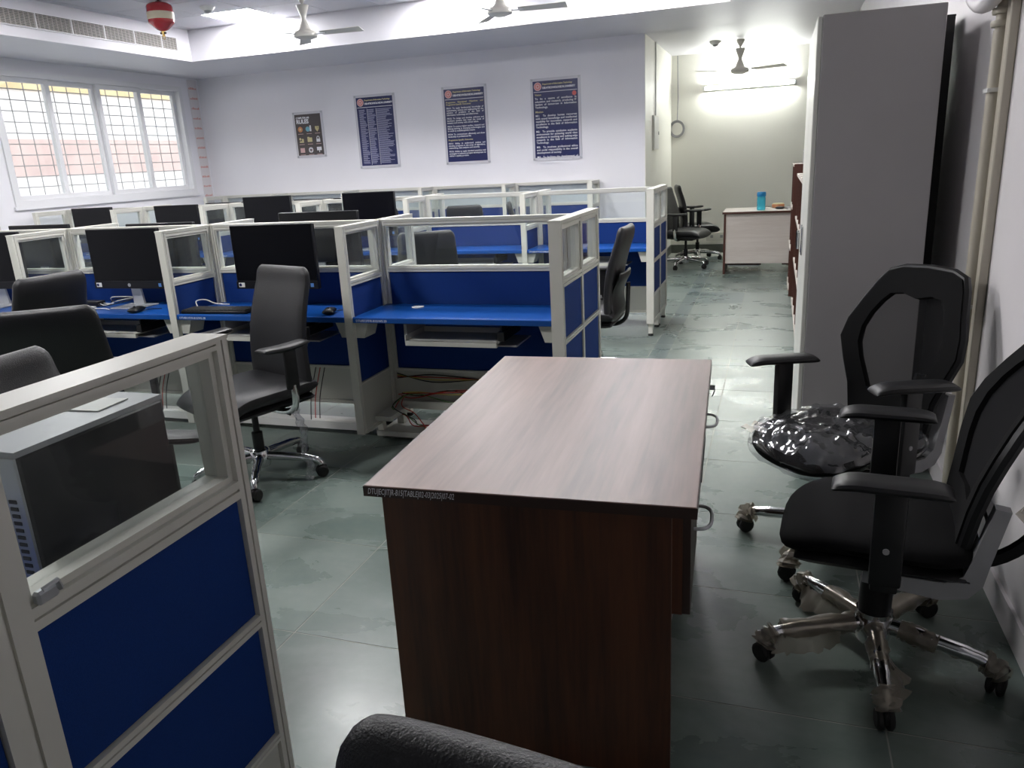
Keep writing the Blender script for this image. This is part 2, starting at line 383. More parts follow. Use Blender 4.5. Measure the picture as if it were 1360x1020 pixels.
# ---------------------------------------------------------------- windows on the left wall
def window(name, W, label):
    y0, y1, z0, z1 = W
    root = bpy.data.objects.new(name, None); C.objects.link(root); struct(root, label); root.location = (XL, y0, z0)
    w_, h = y1-y0, z1-z0
    b = MB(); F = .06
    b.box(-.12, .02, 0, w_, 0, F).box(-.12, .02, 0, w_, h-F, h).box(-.12, .02, 0, F, F, h-F).box(-.12, .02, w_-F, w_, F, h-F)
    b.build('outer_frame', M_FRAMEW, root)
    n = 4; sw = (w_-2*F)/n
    for i in range(n):
        a = F+i*sw-.012; c = a+sw+.024; x = -.035 if i % 2 == 0 else -.085
        s_ = MB(); f = .055; zz0, zz1 = F-.005, h-F+.005
        s_.box(x-.02, x+.02, a, c, zz0, zz0+f).box(x-.02, x+.02, a, c, zz1-f, zz1).box(x-.02, x+.02, a, a+f, zz0+f, zz1-f).box(x-.02, x+.02, c-f, c, zz0+f, zz1-f)
        so = s_.build('sash', M_FRAMEW, root)
        MB().box(x-.004, x+.004, a+f, c-f, zz0+f, zz1-f).build('pane', M_WIN, so)
    g = MB()
    k = 0; yy = .17
    while yy < w_-.05: g.tube([(-.17, yy, .02), (-.17, yy, h-.02)], .006, 5); yy += .19
    zz = .08
    while zz < h-.04: g.tube([(-.175, .02, zz), (-.175, w_-.02, zz)], .006, 5); zz += .115
    g.build('security_grille', M_IRON, root)
    MB().box(-.02, .03, -.02, w_+.02, -.035, 0).build('sill', M_FRAMEW, root)
    return root
window('window_1', WIN, 'four sash white window with iron grille beside the poster wall')
window('window_added', WIN_ADDED, 'unseen four sash white window with iron grille added for daylight')
# printed protective tape along the window frame by the corner
tp = struct(MB().box(XL, XL+.004, 9.27, 9.455, 1.0, 2.765).build('trim_1', mat('tape_white', (.70, .67, .68), .4)), 'white protective tape strip with faint red print')
bb = MB()
for i in range(13):
    z = 1.08+i*.13
    for k in range(7):
        y = 9.285+k*.022+random.uniform(-.002, .002); bb.box(XL+.004, XL+.005, y, y+.015, z, z+random.uniform(.015, .03))
bb.build('red_print', mat('tape_red', (.62, .28, .25), .5), tp)

# ---------------------------------------------------------------- outside
t = thing('neighbouring_building', 'sunlit cream and salmon building seen through the window grille', 'building', (-12.2, 7.5, -3.0))
part('lower_wall', M_BLD, t, -.5, 0, -9, 9, 0, 4.64); part('salmon_band', M_BLDP, t, -.45, .03, -9, 9, 4.64, 5.25)
part('upper_wall', M_BLD, t, -.5, 0, -9, 9, 5.25, 6.05); part('ochre_parapet', M_BLDY, t, -.5, .05, -9, 9, 6.05, 8.0)
t = MB().box(-30, XL-.25, -14, 26, -3.2, -3.0).build('ground', mat('outside_paving', (.4, .38, .35), .9)); struct(t, 'paved ground outside the window')

# ---------------------------------------------------------------- cubicle partitions
def rail(b, a0, a1, z0, z1, t, ends=False):
    h = z1-z0; g = h*.14; m_ = (z0+z1)/2
    b.box(a0, a1, -t/2, t/2, z0, m_-g/2).box(a0, a1, -t/2, t/2, m_+g/2, z1).box(a0, a1, -t/2+.006, t/2-.006, m_-g/2, m_+g/2)
def post(b, a0, a1, z0, z1, t):
    w_ = a1-a0; g = min(.006, w_*.15); m_ = (a0+a1)/2
    b.box(a0, m_-g/2, -t/2, t/2, z0, z1).box(m_+g/2, a1, -t/2, t/2, z0, z1).box(m_-g/2, m_+g/2, -t/2+.006, t/2-.006, z0, z1)
def screen(label, group, p0, p1, t, bays, bands, feet=(), pw=.035, q=.012, mw=None):
    """bays: list of fractions; bands: (z0, z1, kind)"""
    p0 = Vector((*p0, 0)); p1 = Vector((*p1, 0)); d = p1-p0; L = d.length
    root = thing('partition_screen', label, 'partition', p0, math.atan2(d.y, d.x), group)
    zb = bands[0][0]
    edges = [f*L for f in bays]
    fr = MB()
    for i, e in enumerate(edges):
        mid = 0 < i < len(edges)-1; wd = mw if (mid and mw) else pw
        a0 = e if i == 0 else (e-pw if i == len(edges)-1 else e-wd/2)
        post(fr, a0, a0+wd, zb, 1.2, t)
    for i in range(len(edges)-1):
        hm = (mw or pw)/2; a0 = edges[i]+(pw if i == 0 else hm); a1 = edges[i+1]-(pw if i == len(edges)-2 else hm)
        for z0, z1, k in bands:
            if k == 'rail': rail(fr, a0, a1, z0, z1, t)
            elif k == 'glass':
                tt = t*.7
                fr.box(a0, a1, -tt/2, tt/2, z0, z0+q).box(a0, a1, -tt/2, tt/2, z1-q, z1).box(a0, a0+q, -tt/2, tt/2, z0+q, z1-q).box(a1-q, a1, -tt/2, tt/2, z0+q, z1-q)
                MB().box(a0+q, a1-q, -.0025, .0025, z0+q, z1-q).build('glass_pane', M_GLASS, root)
            elif k == 'blue': MB().rbox(a0+.002, a1-.002, -t/2+.007, t/2-.007, z0+.002, z1-.002, .003, 1).build('blue_panel', M_BLUE, root)
            elif k == 'white': MB().box(a0+.001, a1-.001, -t/2+.009, t/2-.009, z0+.001, z1-.001).build('base_panel', M_BASE, root)
    fr.box(-.001, L+.001, -t/2-.002, t/2+.002, 1.196, 1.203)
    fr.build('frame', M_FRAME, root)
    for a in feet:
        fo = MB().box(a*L-.018, a*L+.018, -.018, .018, .02, zb).build('foot', M_FRAME, root)
        MB().lathe([(.022, 0), (.022, .012), (.008, .016), (.008, .03)], 10, T(a*L, 0, 0)).build('levelling_pad', M_RUBBER, fo)
    return root
B_END = [(.105, .13, 'rail'), (.13, .335, 'white'), (.335, .352, 'rail'), (.352, .61, 'blue'), (.61, .635, 'rail'), (.635, .89, 'blue'), (.89, .925, 'rail'), (.925, 1.17, 'glass'), (1.17, 1.2, 'rail')]
B_SIDE = [(.085, .10, 'rail'), (.10, .36, 'white'), (.36, .37, 'rail'), (.37, .895, 'blue'), (.895, .922, 'rail'), (.922, 1.17, 'glass'), (1.17, 1.2, 'rail')]
B_SPINE = [(.12, .14, 'rail'), (.14, .34, 'white'), (.34, .355, 'rail'), (.355, .915, 'blue'), (.915, .94, 'rail'), (.94, 1.172, 'glass'), (1.172, 1.2, 'rail')]
B_SPINE_OPEN = B_SPINE[2:]

ROW1 = dict(x=[-.962, -2.095, -3.23, -4.345, -5.46], y=(3.465, 3.885, 4.29))
ROW2 = dict(x=[-.955, -2.03, -3.12, -4.23, -5.33, -6.44, -7.5], y=(6.33, 6.75, 7.16))
ROW3 = dict(x=[-2.06, -3.12, -4.23, -5.33, -6.44, -7.5], y=(9.02, 9.44))
N1, N2, N3 = 'front row', 'middle row', 'poster wall row'
SIDES = {N1: ['beside the bare desk', 'between the two whole black monitors', 'beside the sideways black chair', 'furthest from the bare desk'],
         N2: ['between the two empty desks', 'between an empty desk and the black monitor', 'between the black and the grey monitor', 'between the grey and the brownish monitor', 'between the brownish and the window side monitor', 'against the window wall'],
         N3: ['between the mission and outcomes posters', 'between the outcomes and names posters', 'between the names and rules posters', 'beside the rules poster', 'in the window corner']}
BAYS = {N1: ['above the exposed wiring', 'behind the grey highlighted chair', 'behind the monitor with power adapter', 'furthest from the bare desk'],
        N2: ['next to the end partition', 'next to the black monitor', 'behind the black monitor', 'behind the grey monitor', 'behind the brownish monitor', 'behind the window side monitor'],
        N3: ['below the mission poster', 'below the outcomes poster', 'below the names poster', 'below the rules poster', 'in the window corner']}
def row(Rw, where, end_t=.06, open_first=False, double=True):
    X, Y = Rw['x'], Rw['y']; ts = .045
    if double:
        screen(f'wide end partition of the {where} with two glazed bays over blue panels', None, (X[0], Y[0]), (X[0], Y[2]), end_t, [0, .5, 1], B_END, (.04, .46, .54, .96))
    else:
        screen(f'short end partition of the {where} under the mission poster', None, (X[0], Y[0]), (X[0], Y[1]), end_t, [0, 1], B_END, (.06, .94))
    for i in range(1, len(X)):
        ph = SIDES[where][i-1]
        screen(f'{where} side partition {ph}, near side', f'side partitions of the {where}', (X[i], Y[0]), (X[i], Y[1]-ts/2), ts, [0, 1], B_SIDE, (.6,), pw=.03)
        if double: screen(f'{where} side partition {ph}, posters side', f'posters side partitions of the {where}', (X[i], Y[2]), (X[i], Y[1]+ts/2), ts, [0, 1], B_SIDE, (.6,), pw=.03)
    for i in range(len(X)-1):
        x0 = X[i]-(end_t/2 if i == 0 else 0); x1 = X[i+1]
        of = open_first and i == 0
        screen(f'{where} glazed back partition {BAYS[where][i]}', f'back partitions of the {where}', (x1+ts/2, Y[1]), (x0-ts/2 if i else x0, Y[1]), ts, [0, 1], B_SPINE_OPEN if of else B_SPINE, (.03, .97) if not of else (), pw=.028, q=.008)
row(ROW1, N1, open_first=True); row(ROW2, N2); row(ROW3, N3, double=False)
# the foreground row shows only its end partition
X0 = -.978
big = screen('large cream framed blue and glass partition in front of the computer tower', None, (X0, .10), (X0, 1.13), .075, [0, .505, 1], B_END[:-2]+[(.925, 1.18, 'glass'), (1.18, 1.2, 'rail')], (.04, .46, .54, .96), pw=.03, q=.012, mw=.075)
screen('back partition joined to the large partition by the computer tower', None, (-2.1, .62), (X0-.038, .62), .045, [0, 1], B_SPINE, (.05, .9), pw=.028)
MB().rbox(.565, .60, -.045, -.030, .925, .945, .004, 1).tube([(.57, -.05, .95), (.59, -.055, .955), (.60, -.045, .935)], .004, 6).build('latch_fitting', M_SILVER, big)
# ---------------------------------------------------------------- worktops
def worktop(label, group, x0, x1, ynear, yback, tray=True, grommet=None, tagtext=True, back=False, z=.705):
    """x0<x1; desk front at ynear"""
    L = x1-x0; D = abs(yback-ynear); cx = (x0+x1)/2
    root = thing('office_desk', label, 'desk', (cx, ynear, 0), math.pi if back else 0, group)
    h = .030
    MB().rbox(-L/2, L/2, .004, D, z, z+h, .003, 1).build('board', M_DESK, root)
    for s in (-1, 1):
        b = MB(); M = Matrix.Translation((0, .03, 0)) @ Matrix.Rotation(math.pi/2, 4, 'X')
        xx = s*(L/2)
        poly = [(xx, z-.002), (xx-s*.075, z-.002), (xx-s*.045, z-.085), (xx, z-.085)]
        b.prism(poly if s < 0 else poly[::-1], -.12, 0, M); b.build('support_bracket', M_BASE, root)
    if grommet: MB().lathe([(.034, z+h), (.034, z+h+.003), (.028, z+h+.004), (0, z+h+.004)], 20, T(grommet[0], grommet[1], 0)).build('cable_grommet', M_WHITE, root)
    if tagtext: text('DTU/EC/IT/R-B15/WS-'+str(10+int(abs(cx)*7)), .017, M_INK, root, T(-L/2+.02, .0035, z+.007) @ Matrix.Rotation(math.pi/2, 4, 'X'), 'inventory_lettering')
    if tray:
        tw = .25
        k = MB().box(-tw, tw, .02, .26, .605, .613).box(-tw, tw, .012, .03, .590, .613).box(-tw, tw, .25, .26, .613, .64).box(-tw-.005, -tw, .02, .26, .605, .64).build('keyboard_tray', M_BASE, root)
        MB().box(tw, tw+.035, .03, .30, .62, .665).box(tw+.01, tw+.02, .05, .28, .665, .705).build('slide_arm', M_PLASTIC, k)
        MB().box(tw-.1, tw+.09, .06, .3, .585, .592).build('slide_plate', M_GREYP, k); MB().box(-tw-.02, -tw-.005, .05, .28, .61, .705).build('slide_plate', M_GREYP, k)
    return root
DESKS = {N1: ['bare blue desk with white grommet and empty keyboard tray', 'blue desk behind the grey highlighted chair', 'blue desk with monitor, mouse and power adapter', 'blue desk behind the sideways black chair'],
         N2: [f'middle row blue desk {p}' for p in ('beside the end partition', 'beside the black monitor', 'under the black monitor', 'under the grey reflecting monitor', 'under the brownish monitor', 'under the window side monitor')],
         N3: [f'blue desk {p}' for p in BAYS[N3]]}
def row_desks(Rw, where, far):
    X, Y = Rw['x'], Rw['y']
    for i in range(len(X)-1):
        x1, x0 = X[i]-(.03 if i == 0 else .0225), X[i+1]+.0225
        worktop(DESKS[where][i], f'desks of the {where}', x0, x1, Y[0], Y[1]-.024, grommet=((-.30, .30) if i == 0 else None), tagtext=where != N3)
        if far: worktop(f'{where} posters side blue desk, partition {BAYS[where][i]}' if i else f'{where} posters side blue desk by the end partition', f'posters side desks of the {where}', x0, x1, Y[2], Y[1]+.024, back=True, tagtext=False)
row_desks(ROW1, N1, True); row_desks(ROW2, N2, True); row_desks(ROW3, N3, False)
worktop('blue desk under the computer tower', None, -2.08, X0-.04, 1.12, .645, back=True, tagtext=False, tray=False)

# exposed wiring shelf under the first desk
t = thing('cable_raceway', 'cream metal raceway with loose wires under the bare desk', 'cable tray', (-1.53, 3.83, 0))
MB().box(-.54, .53, .06, .075, .13, .34).box(-.54, .53, -.015, .075, .13, .138).box(-.54, .53, -.02, -.012, .13, .175).build('trough', M_BASE, t)
MB().box(-.54, -.44, -.24, .02, .125, .15).build('riser_block', M_BASE, t)
MB().box(-.56, .53, -.20, .06, .02, .035).box(-.56, .53, -.20, -.19, .035, .05).build('bottom_channel', M_BASE, t)
for xx in (-.5, 0, .46): MB().box(xx-.02, xx+.02, -.02, .03, .0, .13).build('leg', M_BASE, t)
random.seed(3)
for k in range(13):
    mm = [M_WIRE_R, M_WIRE_G, M_WIRE_K, M_WIRE_R, M_WIRE_Y, M_WIRE_K, M_WIRE_R][k % 7]
    if k < 5: p = [(-.52+random.random()*.05, 0, .19+.03*random.random())]+[(-.4+.22*j+random.uniform(-.05, .05), random.uniform(-.03, .03), .16+random.uniform(0, .09)) for j in range(4)]+[(.5, .02, .2)]
    elif k < 9: p = [(-.47+random.uniform(-.03, .03), 0, .2)]+[(-.45+.07*j+random.uniform(-.05, .05), -.1+random.uniform(-.06, .06), max(.045, .16-.05*j+random.uniform(-.02, .02))) for j in range(4)]+[(-.1+random.uniform(-.1, .1), -.12, .05)]
    else: p = [(-.53, .05, .29+.01*(k-9)), (-.3, .045, .32-.015*(k-9)), (0, .05, .30), (.4, .045, .28+.01*(k-9))]
    MB().tube(smoothpath(p, 5), .0032, 5).build('wire', mm, t, smooth=True)
# floor channels under the other desks
for i in (1, 2):
    xa = (ROW1['x'][i]+ROW1['x'][i+1])/2
    t = thing('floor_cable_channel', 'white floor cable channel '+('behind the grey highlighted chair' if i == 1 else 'below the desk with the power adapter'), 'cable tray', (xa, 3.72, 0), group='cable channels under the monitor desks')
    MB().box(-.52, .52, -.06, .10, .03, .05).box(-.52, .52, -.06, -.05, .05, .075).build('channel', M_WHITE, t)
    for xx in (-.45, .45): MB().box(xx-.02, xx+.02, -.02, .03, 0, .03).build('foot', M_WHITE, t)
    MB().rbox(.12, .42, -.04, .0, .05, .075, .004).build('power_strip', M_PAPER, t)
    for k in range(3): MB().tube(smoothpath([(.1+.03*k, -.02, .06), (.1+.03*k, .01, .2), (.11+.03*k, .08, .36)], 4), .003, 5).build('wire', M_WIRE_R if k % 2 else M_WIRE_K, t)

# ---------------------------------------------------------------- computers on the desks
def make_monitor(label, group):
    t = thing('desktop_monitor', label, 'monitor', group=group)
    # origin on the desk; screen faces -Y
    MB().rbox(-.27, .27, -.012, .016, .113, .473, .004, 1).build('housing', M_BEZEL, t, smooth=True)
    MB().box(-.263, .263, -.0135, -.012, .165, .467).build('screen', M_SCREEN, t)
    ch = MB().box(-.27, .27, -.016, -.012, .115, .158).build('chin', M_BEZEL, t)
    MB().lathe([(.011, 0), (.011, .001)], 16, T(-.0, -.016, .136, rx=math.pi/2)).build('round_logo', M_SILVER, ch)
    MB().box(-.255, -.215, -.0168, -.016, .124, .150).build('white_sticker', M_PAPER, ch)
    MB().lathe([(.009, 0), (.009, .0012)], 12, T(-.244, -.0165, .137, rx=math.pi/2)).build('sticker_print', M_POST, ch)
    MB().box(.222, .242, -.0168, -.016, .126, .147).build('blue_sticker', mat('sticker_blue', (.1, .25, .6), .4), ch)
    MB().rbox(-.12, .12, .02, .05, .2, .40, .01).build('rear_cover', M_PLASTIC, t, smooth=True)
    MB().add([(-.04, .035, .006), (.04, .035, .006), (.04, .05, .006), (-.04, .05, .006), (-.03, .018, .22), (.03, .018, .22), (.03, .03, .22), (-.03, .03, .22)],
             [(0, 1, 2, 3), (4, 7, 6, 5), (0, 4, 5, 1), (1, 5, 6, 2), (2, 6, 7, 3), (3, 7, 4, 0)]).build('stand_neck', M_SILVER, t)
    MB().rbox(-.11, .11, -.09, .08, 0, .008, .003, 1).build('stand_foot', M_SILVER, t)
    return t
ZD = .735
mon0 = make_monitor('black monitor behind the grey highlighted office chair', None)
mon0.location = (-2.655, 3.69, ZD)
dup(mon0, (-3.71, 3.69, ZD), 0, 'black monitor with white stand foot and black mouse before it')
dup(mon0, (-4.80, 3.66, ZD), R(4), 'black monitor above the sideways black chair')
g = 'monitors facing away behind the desk row nearest the wooden table'
for x, dz, p in ((-2.59, .038, 'grey highlighted chair'), (-3.775, .0, 'monitor with power adapter'), (-4.81, .012, 'sideways black chair')):
    dup(mon0, (x, 4.08, ZD), math.pi, f'monitor back showing just above the rail beyond the {p}', g).scale = (1, 1, 1+dz/.473)
for x, dz, lb in ((-3.6, .058, 'black monitor beside the empty half of the middle desk row'), (-4.715, .058, 'grey reflecting monitor in the middle desk row'),
                  (-5.82, .008, 'brownish reflecting monitor in the middle desk row'), (-6.93, .015, 'monitor closest to the window in the middle desk row')):
    c = dup(mon0, (x, 6.55, ZD), R(1), lb); c.scale = (1, 1, 1+dz/.473)
for x, p in ((-4.4, 'grey'), (-5.5, 'brownish')):
    dup(mon0, (x, 6.95, ZD), math.pi, f'monitor back to back with the {p} middle row monitor', 'far side monitors of the middle desk row')
def mouse(loc, rz, label):
    t = thing('computer_mouse', label, 'mouse', loc, rz)
    MB().pad(.105, lambda a: .031, .034, lambda a, s: .0, 10, 8, 2.6, .5, T(0, .05, .016, rx=math.pi/2)).build('body', M_PLASTIC, t, smooth=True, weld=True)
    MB().tube([(0, -.028, .034), (0, -.018, .036)], .005, 6).build('wheel', M_RUBBER, t)
    MB().tube(smoothpath([(0, .05, .01), (.02, .065, .004), (.06, .07, .004), (.12, .06, .004)], 5), .0022, 5).build('cord', M_WIRE_K, t)
mouse((-3.545, 3.53, ZD), R(15), 'black mouse in front of the white stand foot')
mouse((-2.26, 3.56, ZD), R(20), 'black mouse beside the cream side partition')
def keyboard(loc, rz, label):
    t = thing('keyboard', label, 'keyboard', loc, rz)
    MB().rbox(-.215, .215, -.065, .065, 0, .018, .005, 1).build('body', M_PLASTIC, t, smooth=True)
    kk = MB()
    for r in range(5):
        for c in range(15): kk.box(-.205+c*.0275, -.205+c*.0275+.023, -.058+r*.0235, -.058+r*.0235+.019, .018, .0225)
    kk.build('keys', M_RUBBER, t)
    MB().tube(smoothpath([(-.19, .06, .012), (-.22, .09, .045), (-.17, .11, .05), (-.10, .10, .03), (-.02, .12, .02)], 5), .0035, 6).build('cable', M_WIRE_W, t, smooth=True)
keyboard((-2.985, 3.57, ZD), R(3), 'black keyboard with white cable behind the grey highlighted chair')
t = thing('power_adapter', 'black power adapter with tangled cables beside a monitor', 'adapter', (-4.04, 3.69, ZD))
MB().rbox(-.07, .07, -.03, .03, 0, .035, .006).build('brick', M_PLASTIC, t, smooth=True)
for k in range(4): MB().tube(smoothpath([(.06, -.02+.01*k, .02), (.13, -.06+.03*k, .012), (.2, .02-.02*k, .02+.015*k), (.3, .06, .05)], 5), .003, 5).build('cable', [M_WIRE_K, M_WIRE_W][k % 2], t, smooth=True)
t = thing('white_charger', 'small white charger lying by the black power adapter', 'charger', (-3.93, 3.56, ZD))
MB().rbox(-.03, .03, -.022, .022, 0, .022, .006).build('body', M_WHITE, t, smooth=True)
MB().tube(smoothpath([(.03, 0, .01), (.09, .02, .008), (.16, -.01, .008)], 5), .003, 5).build('lead', M_WIRE_W, t)

# computer tower seen through the large partition
t = thing('computer_tower', 'black sided computer tower with grey top behind the large partition', 'computer', (-1.19, .965, ZD))
b = MB(); b.box(-.085, .0, -.16, .155, 0, .345).build('chassis', mat('tower_grey', (.30, .30, .31), .4, metal=.3), t)
MB().rbox(.0, .085, -.155, .155, 0, .338, .004, 1).build('side_cover', M_BEZEL, t, smooth=True)
MB().box(-.087, .082, -.157, .157, .338, .348).build('top_plate', mat('tower_top', (.34, .34, .36), .38), t)
bk = MB().box(-.085, .083, -.162, -.157, .003, .338).build('rear_plate', M_SILVER, t)
gg = MB()
for r in range(14):
    for c in range(7): gg.box(-.075+c*.0215, -.075+c*.0215+.016, -.1635, -.162, .10+r*.0125, .10+r*.0125+.006)
gg.build('vent_slots', M_DARK, bk)
for k in range(4): MB().box(-.06+.03*k, -.04+.03*k, -.164, -.162, .03, .05).build('port', M_DARK, bk)
t = MB().box(-.045, .045, -.038, .038, 0, .002).build('paper_sheet', M_PAPER); t.location = (-1.19, 1.04, ZD+.3485); t.rotation_euler.z = R(4)
tag(t, 'white paper lying on top of the computer tower', 'paper')

# ---------------------------------------------------------------- chairs
def star_base(root, rb, mat_, rz=0, wrap=False, zhub=.115, cr=.03):
    b = MB()
    b.lathe([(.0, zhub-.055), (.045, zhub-.055), (.055, zhub-.02), (.05, zhub+.03), (.034, zhub+.04), (0, zhub+.04)], 16)
    for k in range(5):
        a = rz+2*math.pi*k/5; M = Matrix.Rotation(a, 4, 'Z')
        b.tube(smoothpath([(.03, 0, zhub), (.12, 0, zhub-.005), (.22, 0, zhub-.013), (rb-.035, 0, zhub-.022), (rb-.008, 0, .082), (rb, 0, .066)], 4), [.024]*5+[.022]*5+[.019]*5+[.016]*6, 8, M=M)
    b.build('star_base', mat_, root, smooth=True, ang=60)
    for k in range(5):
        a = rz+2*math.pi*k/5; M = Matrix.Rotation(a, 4, 'Z') @ Matrix.Translation((rb, 0, 0)) @ Matrix.Rotation(k*1.3+rz, 4, 'Z')
        c = MB()
        for s in (-1, 1): c.lathe([(0, -.009), (cr-.006, -.009), (cr, -.004), (cr, .004), (cr-.006, .009), (0, .009)], 14, M @ T(.0, s*.013, cr, rx=math.pi/2))
        c.lathe([(.010, .04), (.010, .075)], 8, M)
        c.rbox(-.02, .026, -.007, .007, .025, .062, .005, 1, M)
        c.build('caster', M_RUBBER, root, smooth=True)
def make_leather(label, group=None, base_rot=.3):
    t = thing('office_chair', label, 'chair', group=group)
    star_base(t, .315, M_CHROME, base_rot)
    MB().lathe([(.027, .15), (.027, .24), (.016, .245), (.016, .37), (0, .37)], 14).build('gas_lift', M_PLASTIC, t, smooth=True)
    MB().rbox(-.10, .10, -.13, .11, .355, .405, .012).build('mechanism', M_PLASTIC, t, smooth=True)
    MB().tube([(.08, .02, .375), (.2, .03, .37), (.26, .03, .365)], .006, 6).build('lever', M_PLASTIC, t, smooth=True)
    # seat, front edge rolling down
    def sc(a, s): return -.018*max(0, (a-.72)/.28)**2*2.2 + .012*abs(s)**2
    M = T(0, .235, .452, rx=math.pi/2)          # local z -> -Y
    MB().pad(.50, lambda a: .245-.01*abs(2*a-1)**3, .095, sc, 20, 14, 5, .4, M).build('seat_cushion', M_LEATHER, t, smooth=True, weld=True)
    MB().pad(.47, lambda a: .225, .05, lambda a, s: 0, 10, 8, 6, .4, T(0, .22, .405, rx=math.pi/2)).build('seat_pan', M_PLASTIC, t, smooth=True, weld=True)
    # backrest
    def bc(a, s): return .055*(1-a)**2*0 - .030*math.sin(math.pi*min(1, a*1.15))-.010*s*s
    Mb = T(0, .20, .455, rx=R(-9))
    MB().pad(.585, lambda a: (.235-.035*a)*(1-.15*max(0, (a-.90)/.10)**3), .062, bc, 28, 16, 7, .38, Mb).build('back_cushion', M_LEATHER, t, smooth=True, weld=True)
    sh = MB().pad(.27, lambda a: .205-.035*a, .03, lambda a, s: bc(a, s)+.032, 16, 10, 6, .4, T(0, .205, .475, rx=R(-9))).build('back_shell', M_PLASTIC, t, smooth=True, weld=True)
    MB().pad(.085, lambda a: .045, .022, lambda a, s: 0, 10, 10, 3, .5, T(0, .278, .935, rx=R(-9))).build('back_grip', M_PLASTIC, sh, smooth=True, weld=True)
    MB().tube(smoothpath([(0, .10, .385), (0, .20, .375), (0, .27, .42), (0, .285, .52), (0, .29, .66)], 5), .024, 8, flat=.6).build('back_spine', M_PLASTIC, t, smooth=True)
    for s in (-1, 1):
        a = MB().pad(.255, lambda q: .045-.008*(2*q-1)**2, .030, lambda q, u: .008*(2*q-1)**2, 14, 8, 4, .45, T(s*.315, .13, .705, rx=math.pi/2)).build('armrest', M_PLASTIC, t, smooth=True, weld=True)
        MB().rbox(s*.31-.013, s*.31+.013, .0, .065, .50, .70, .008).build('arm_sleeve', M_PLASTIC, a, smooth=True)
        MB().tube(smoothpath([(s*.08, .035, .375), (s*.20, .035, .372), (s*.285, .035, .395), (s*.31, .035, .45), (s*.31, .033, .52)], 5), .021, 10, flat=.7).build('arm_bracket', M_CHROME, a, smooth=True)
    return t
def facing(fx, fy): return math.atan2(fx, -fy)
ch0 = make_leather('grey highlighted leather office chair with chrome base by the monitor desks', base_rot=.55)
ch0.location = (-2.42, 3.02, 0); ch0.rotation_euler.z = facing(-.33, -.94)
dup(ch0, (-3.86, 3.06, 0), facing(-.996, .09), 'black leather chair turned sideways below a monitor')
dup(ch0, (-2.785, 2.37, 0), facing(-.57, .82), 'black leather chair behind the large partition, turned towards the desks')
dup(ch0, (-1.73, 1.48, 0), facing(1, .1), 'black leather chair beside the computer tower, one armrest seen through glass')
dup(ch0, (-.178, .172, 0), facing(-.14, -1), 'black leather chair in front of the wooden table, only its padded top showing')
dup(ch0, (-1.20, 5.08, 0), facing(-1, .02), 'black chair seen edge on behind the front row end partition')
dup(ch0, (-2.43, 5.25, 0), facing(-.39, .92), 'grey leather chair seen through glass at the empty middle row desks')
dup(ch0, (-1.10, 10.40, 0), facing(.97, -.24), 'black chair by the alcove wall, backrest beside the end partition')
dup(ch0, (-1.02, 11.15, 0), facing(.97, .25), 'black chair half hidden behind another chair in the alcove')
for x, y, fx, fy, p in ((-4.3, 8.45, .1, 1, 'names'), (-3.3, 8.3, -.2, 1, 'outcomes'), (-2.55, 8.4, .9, .3, 'mission')):
    dup(ch0, (x, y, 0), facing(fx, fy), f'leather chair seen through panes below the {p} poster', 'chairs at the poster wall row')
# crumpled film hanging from the arm of the highlighted chair
def crumple(b, path, r, seed, n=9, jag=.5, M=None):
    rnd = random.Random(seed); pts = smoothpath(path, 5); k = len(pts)
    vs = []; fs = []
    for i, p in enumerate(pts):
        for j in range(n):
            an = 2*math.pi*j/n; rr = r*(1+rnd.uniform(-jag, jag))
            t_ = (pts[min(i+1, k-1)]-pts[max(i-1, 0)]).normalized()
            a = Vector((0, 0, 1)) if abs(t_.z) < .8 else Vector((1, 0, 0))
            u = (a-t_*a.dot(t_)).normalized(); v = t_.cross(u)
            vs.append(p+u*math.cos(an)*rr+v*math.sin(an)*rr)
    for i in range(k-1):
        for j in range(n): fs.append((i*n+j, i*n+(j+1) % n, (i+1)*n+(j+1) % n, (i+1)*n+j))
    b.add(vs, fs, M)
fw_ = MB(); crumple(fw_, [(.305, .03, .39), (.32, .05, .30), (.31, .04, .20), (.325, .06, .10), (.315, .05, .035)], .017, 5, jag=.6)
fw_.build('hanging_film', M_FILM, ch0)

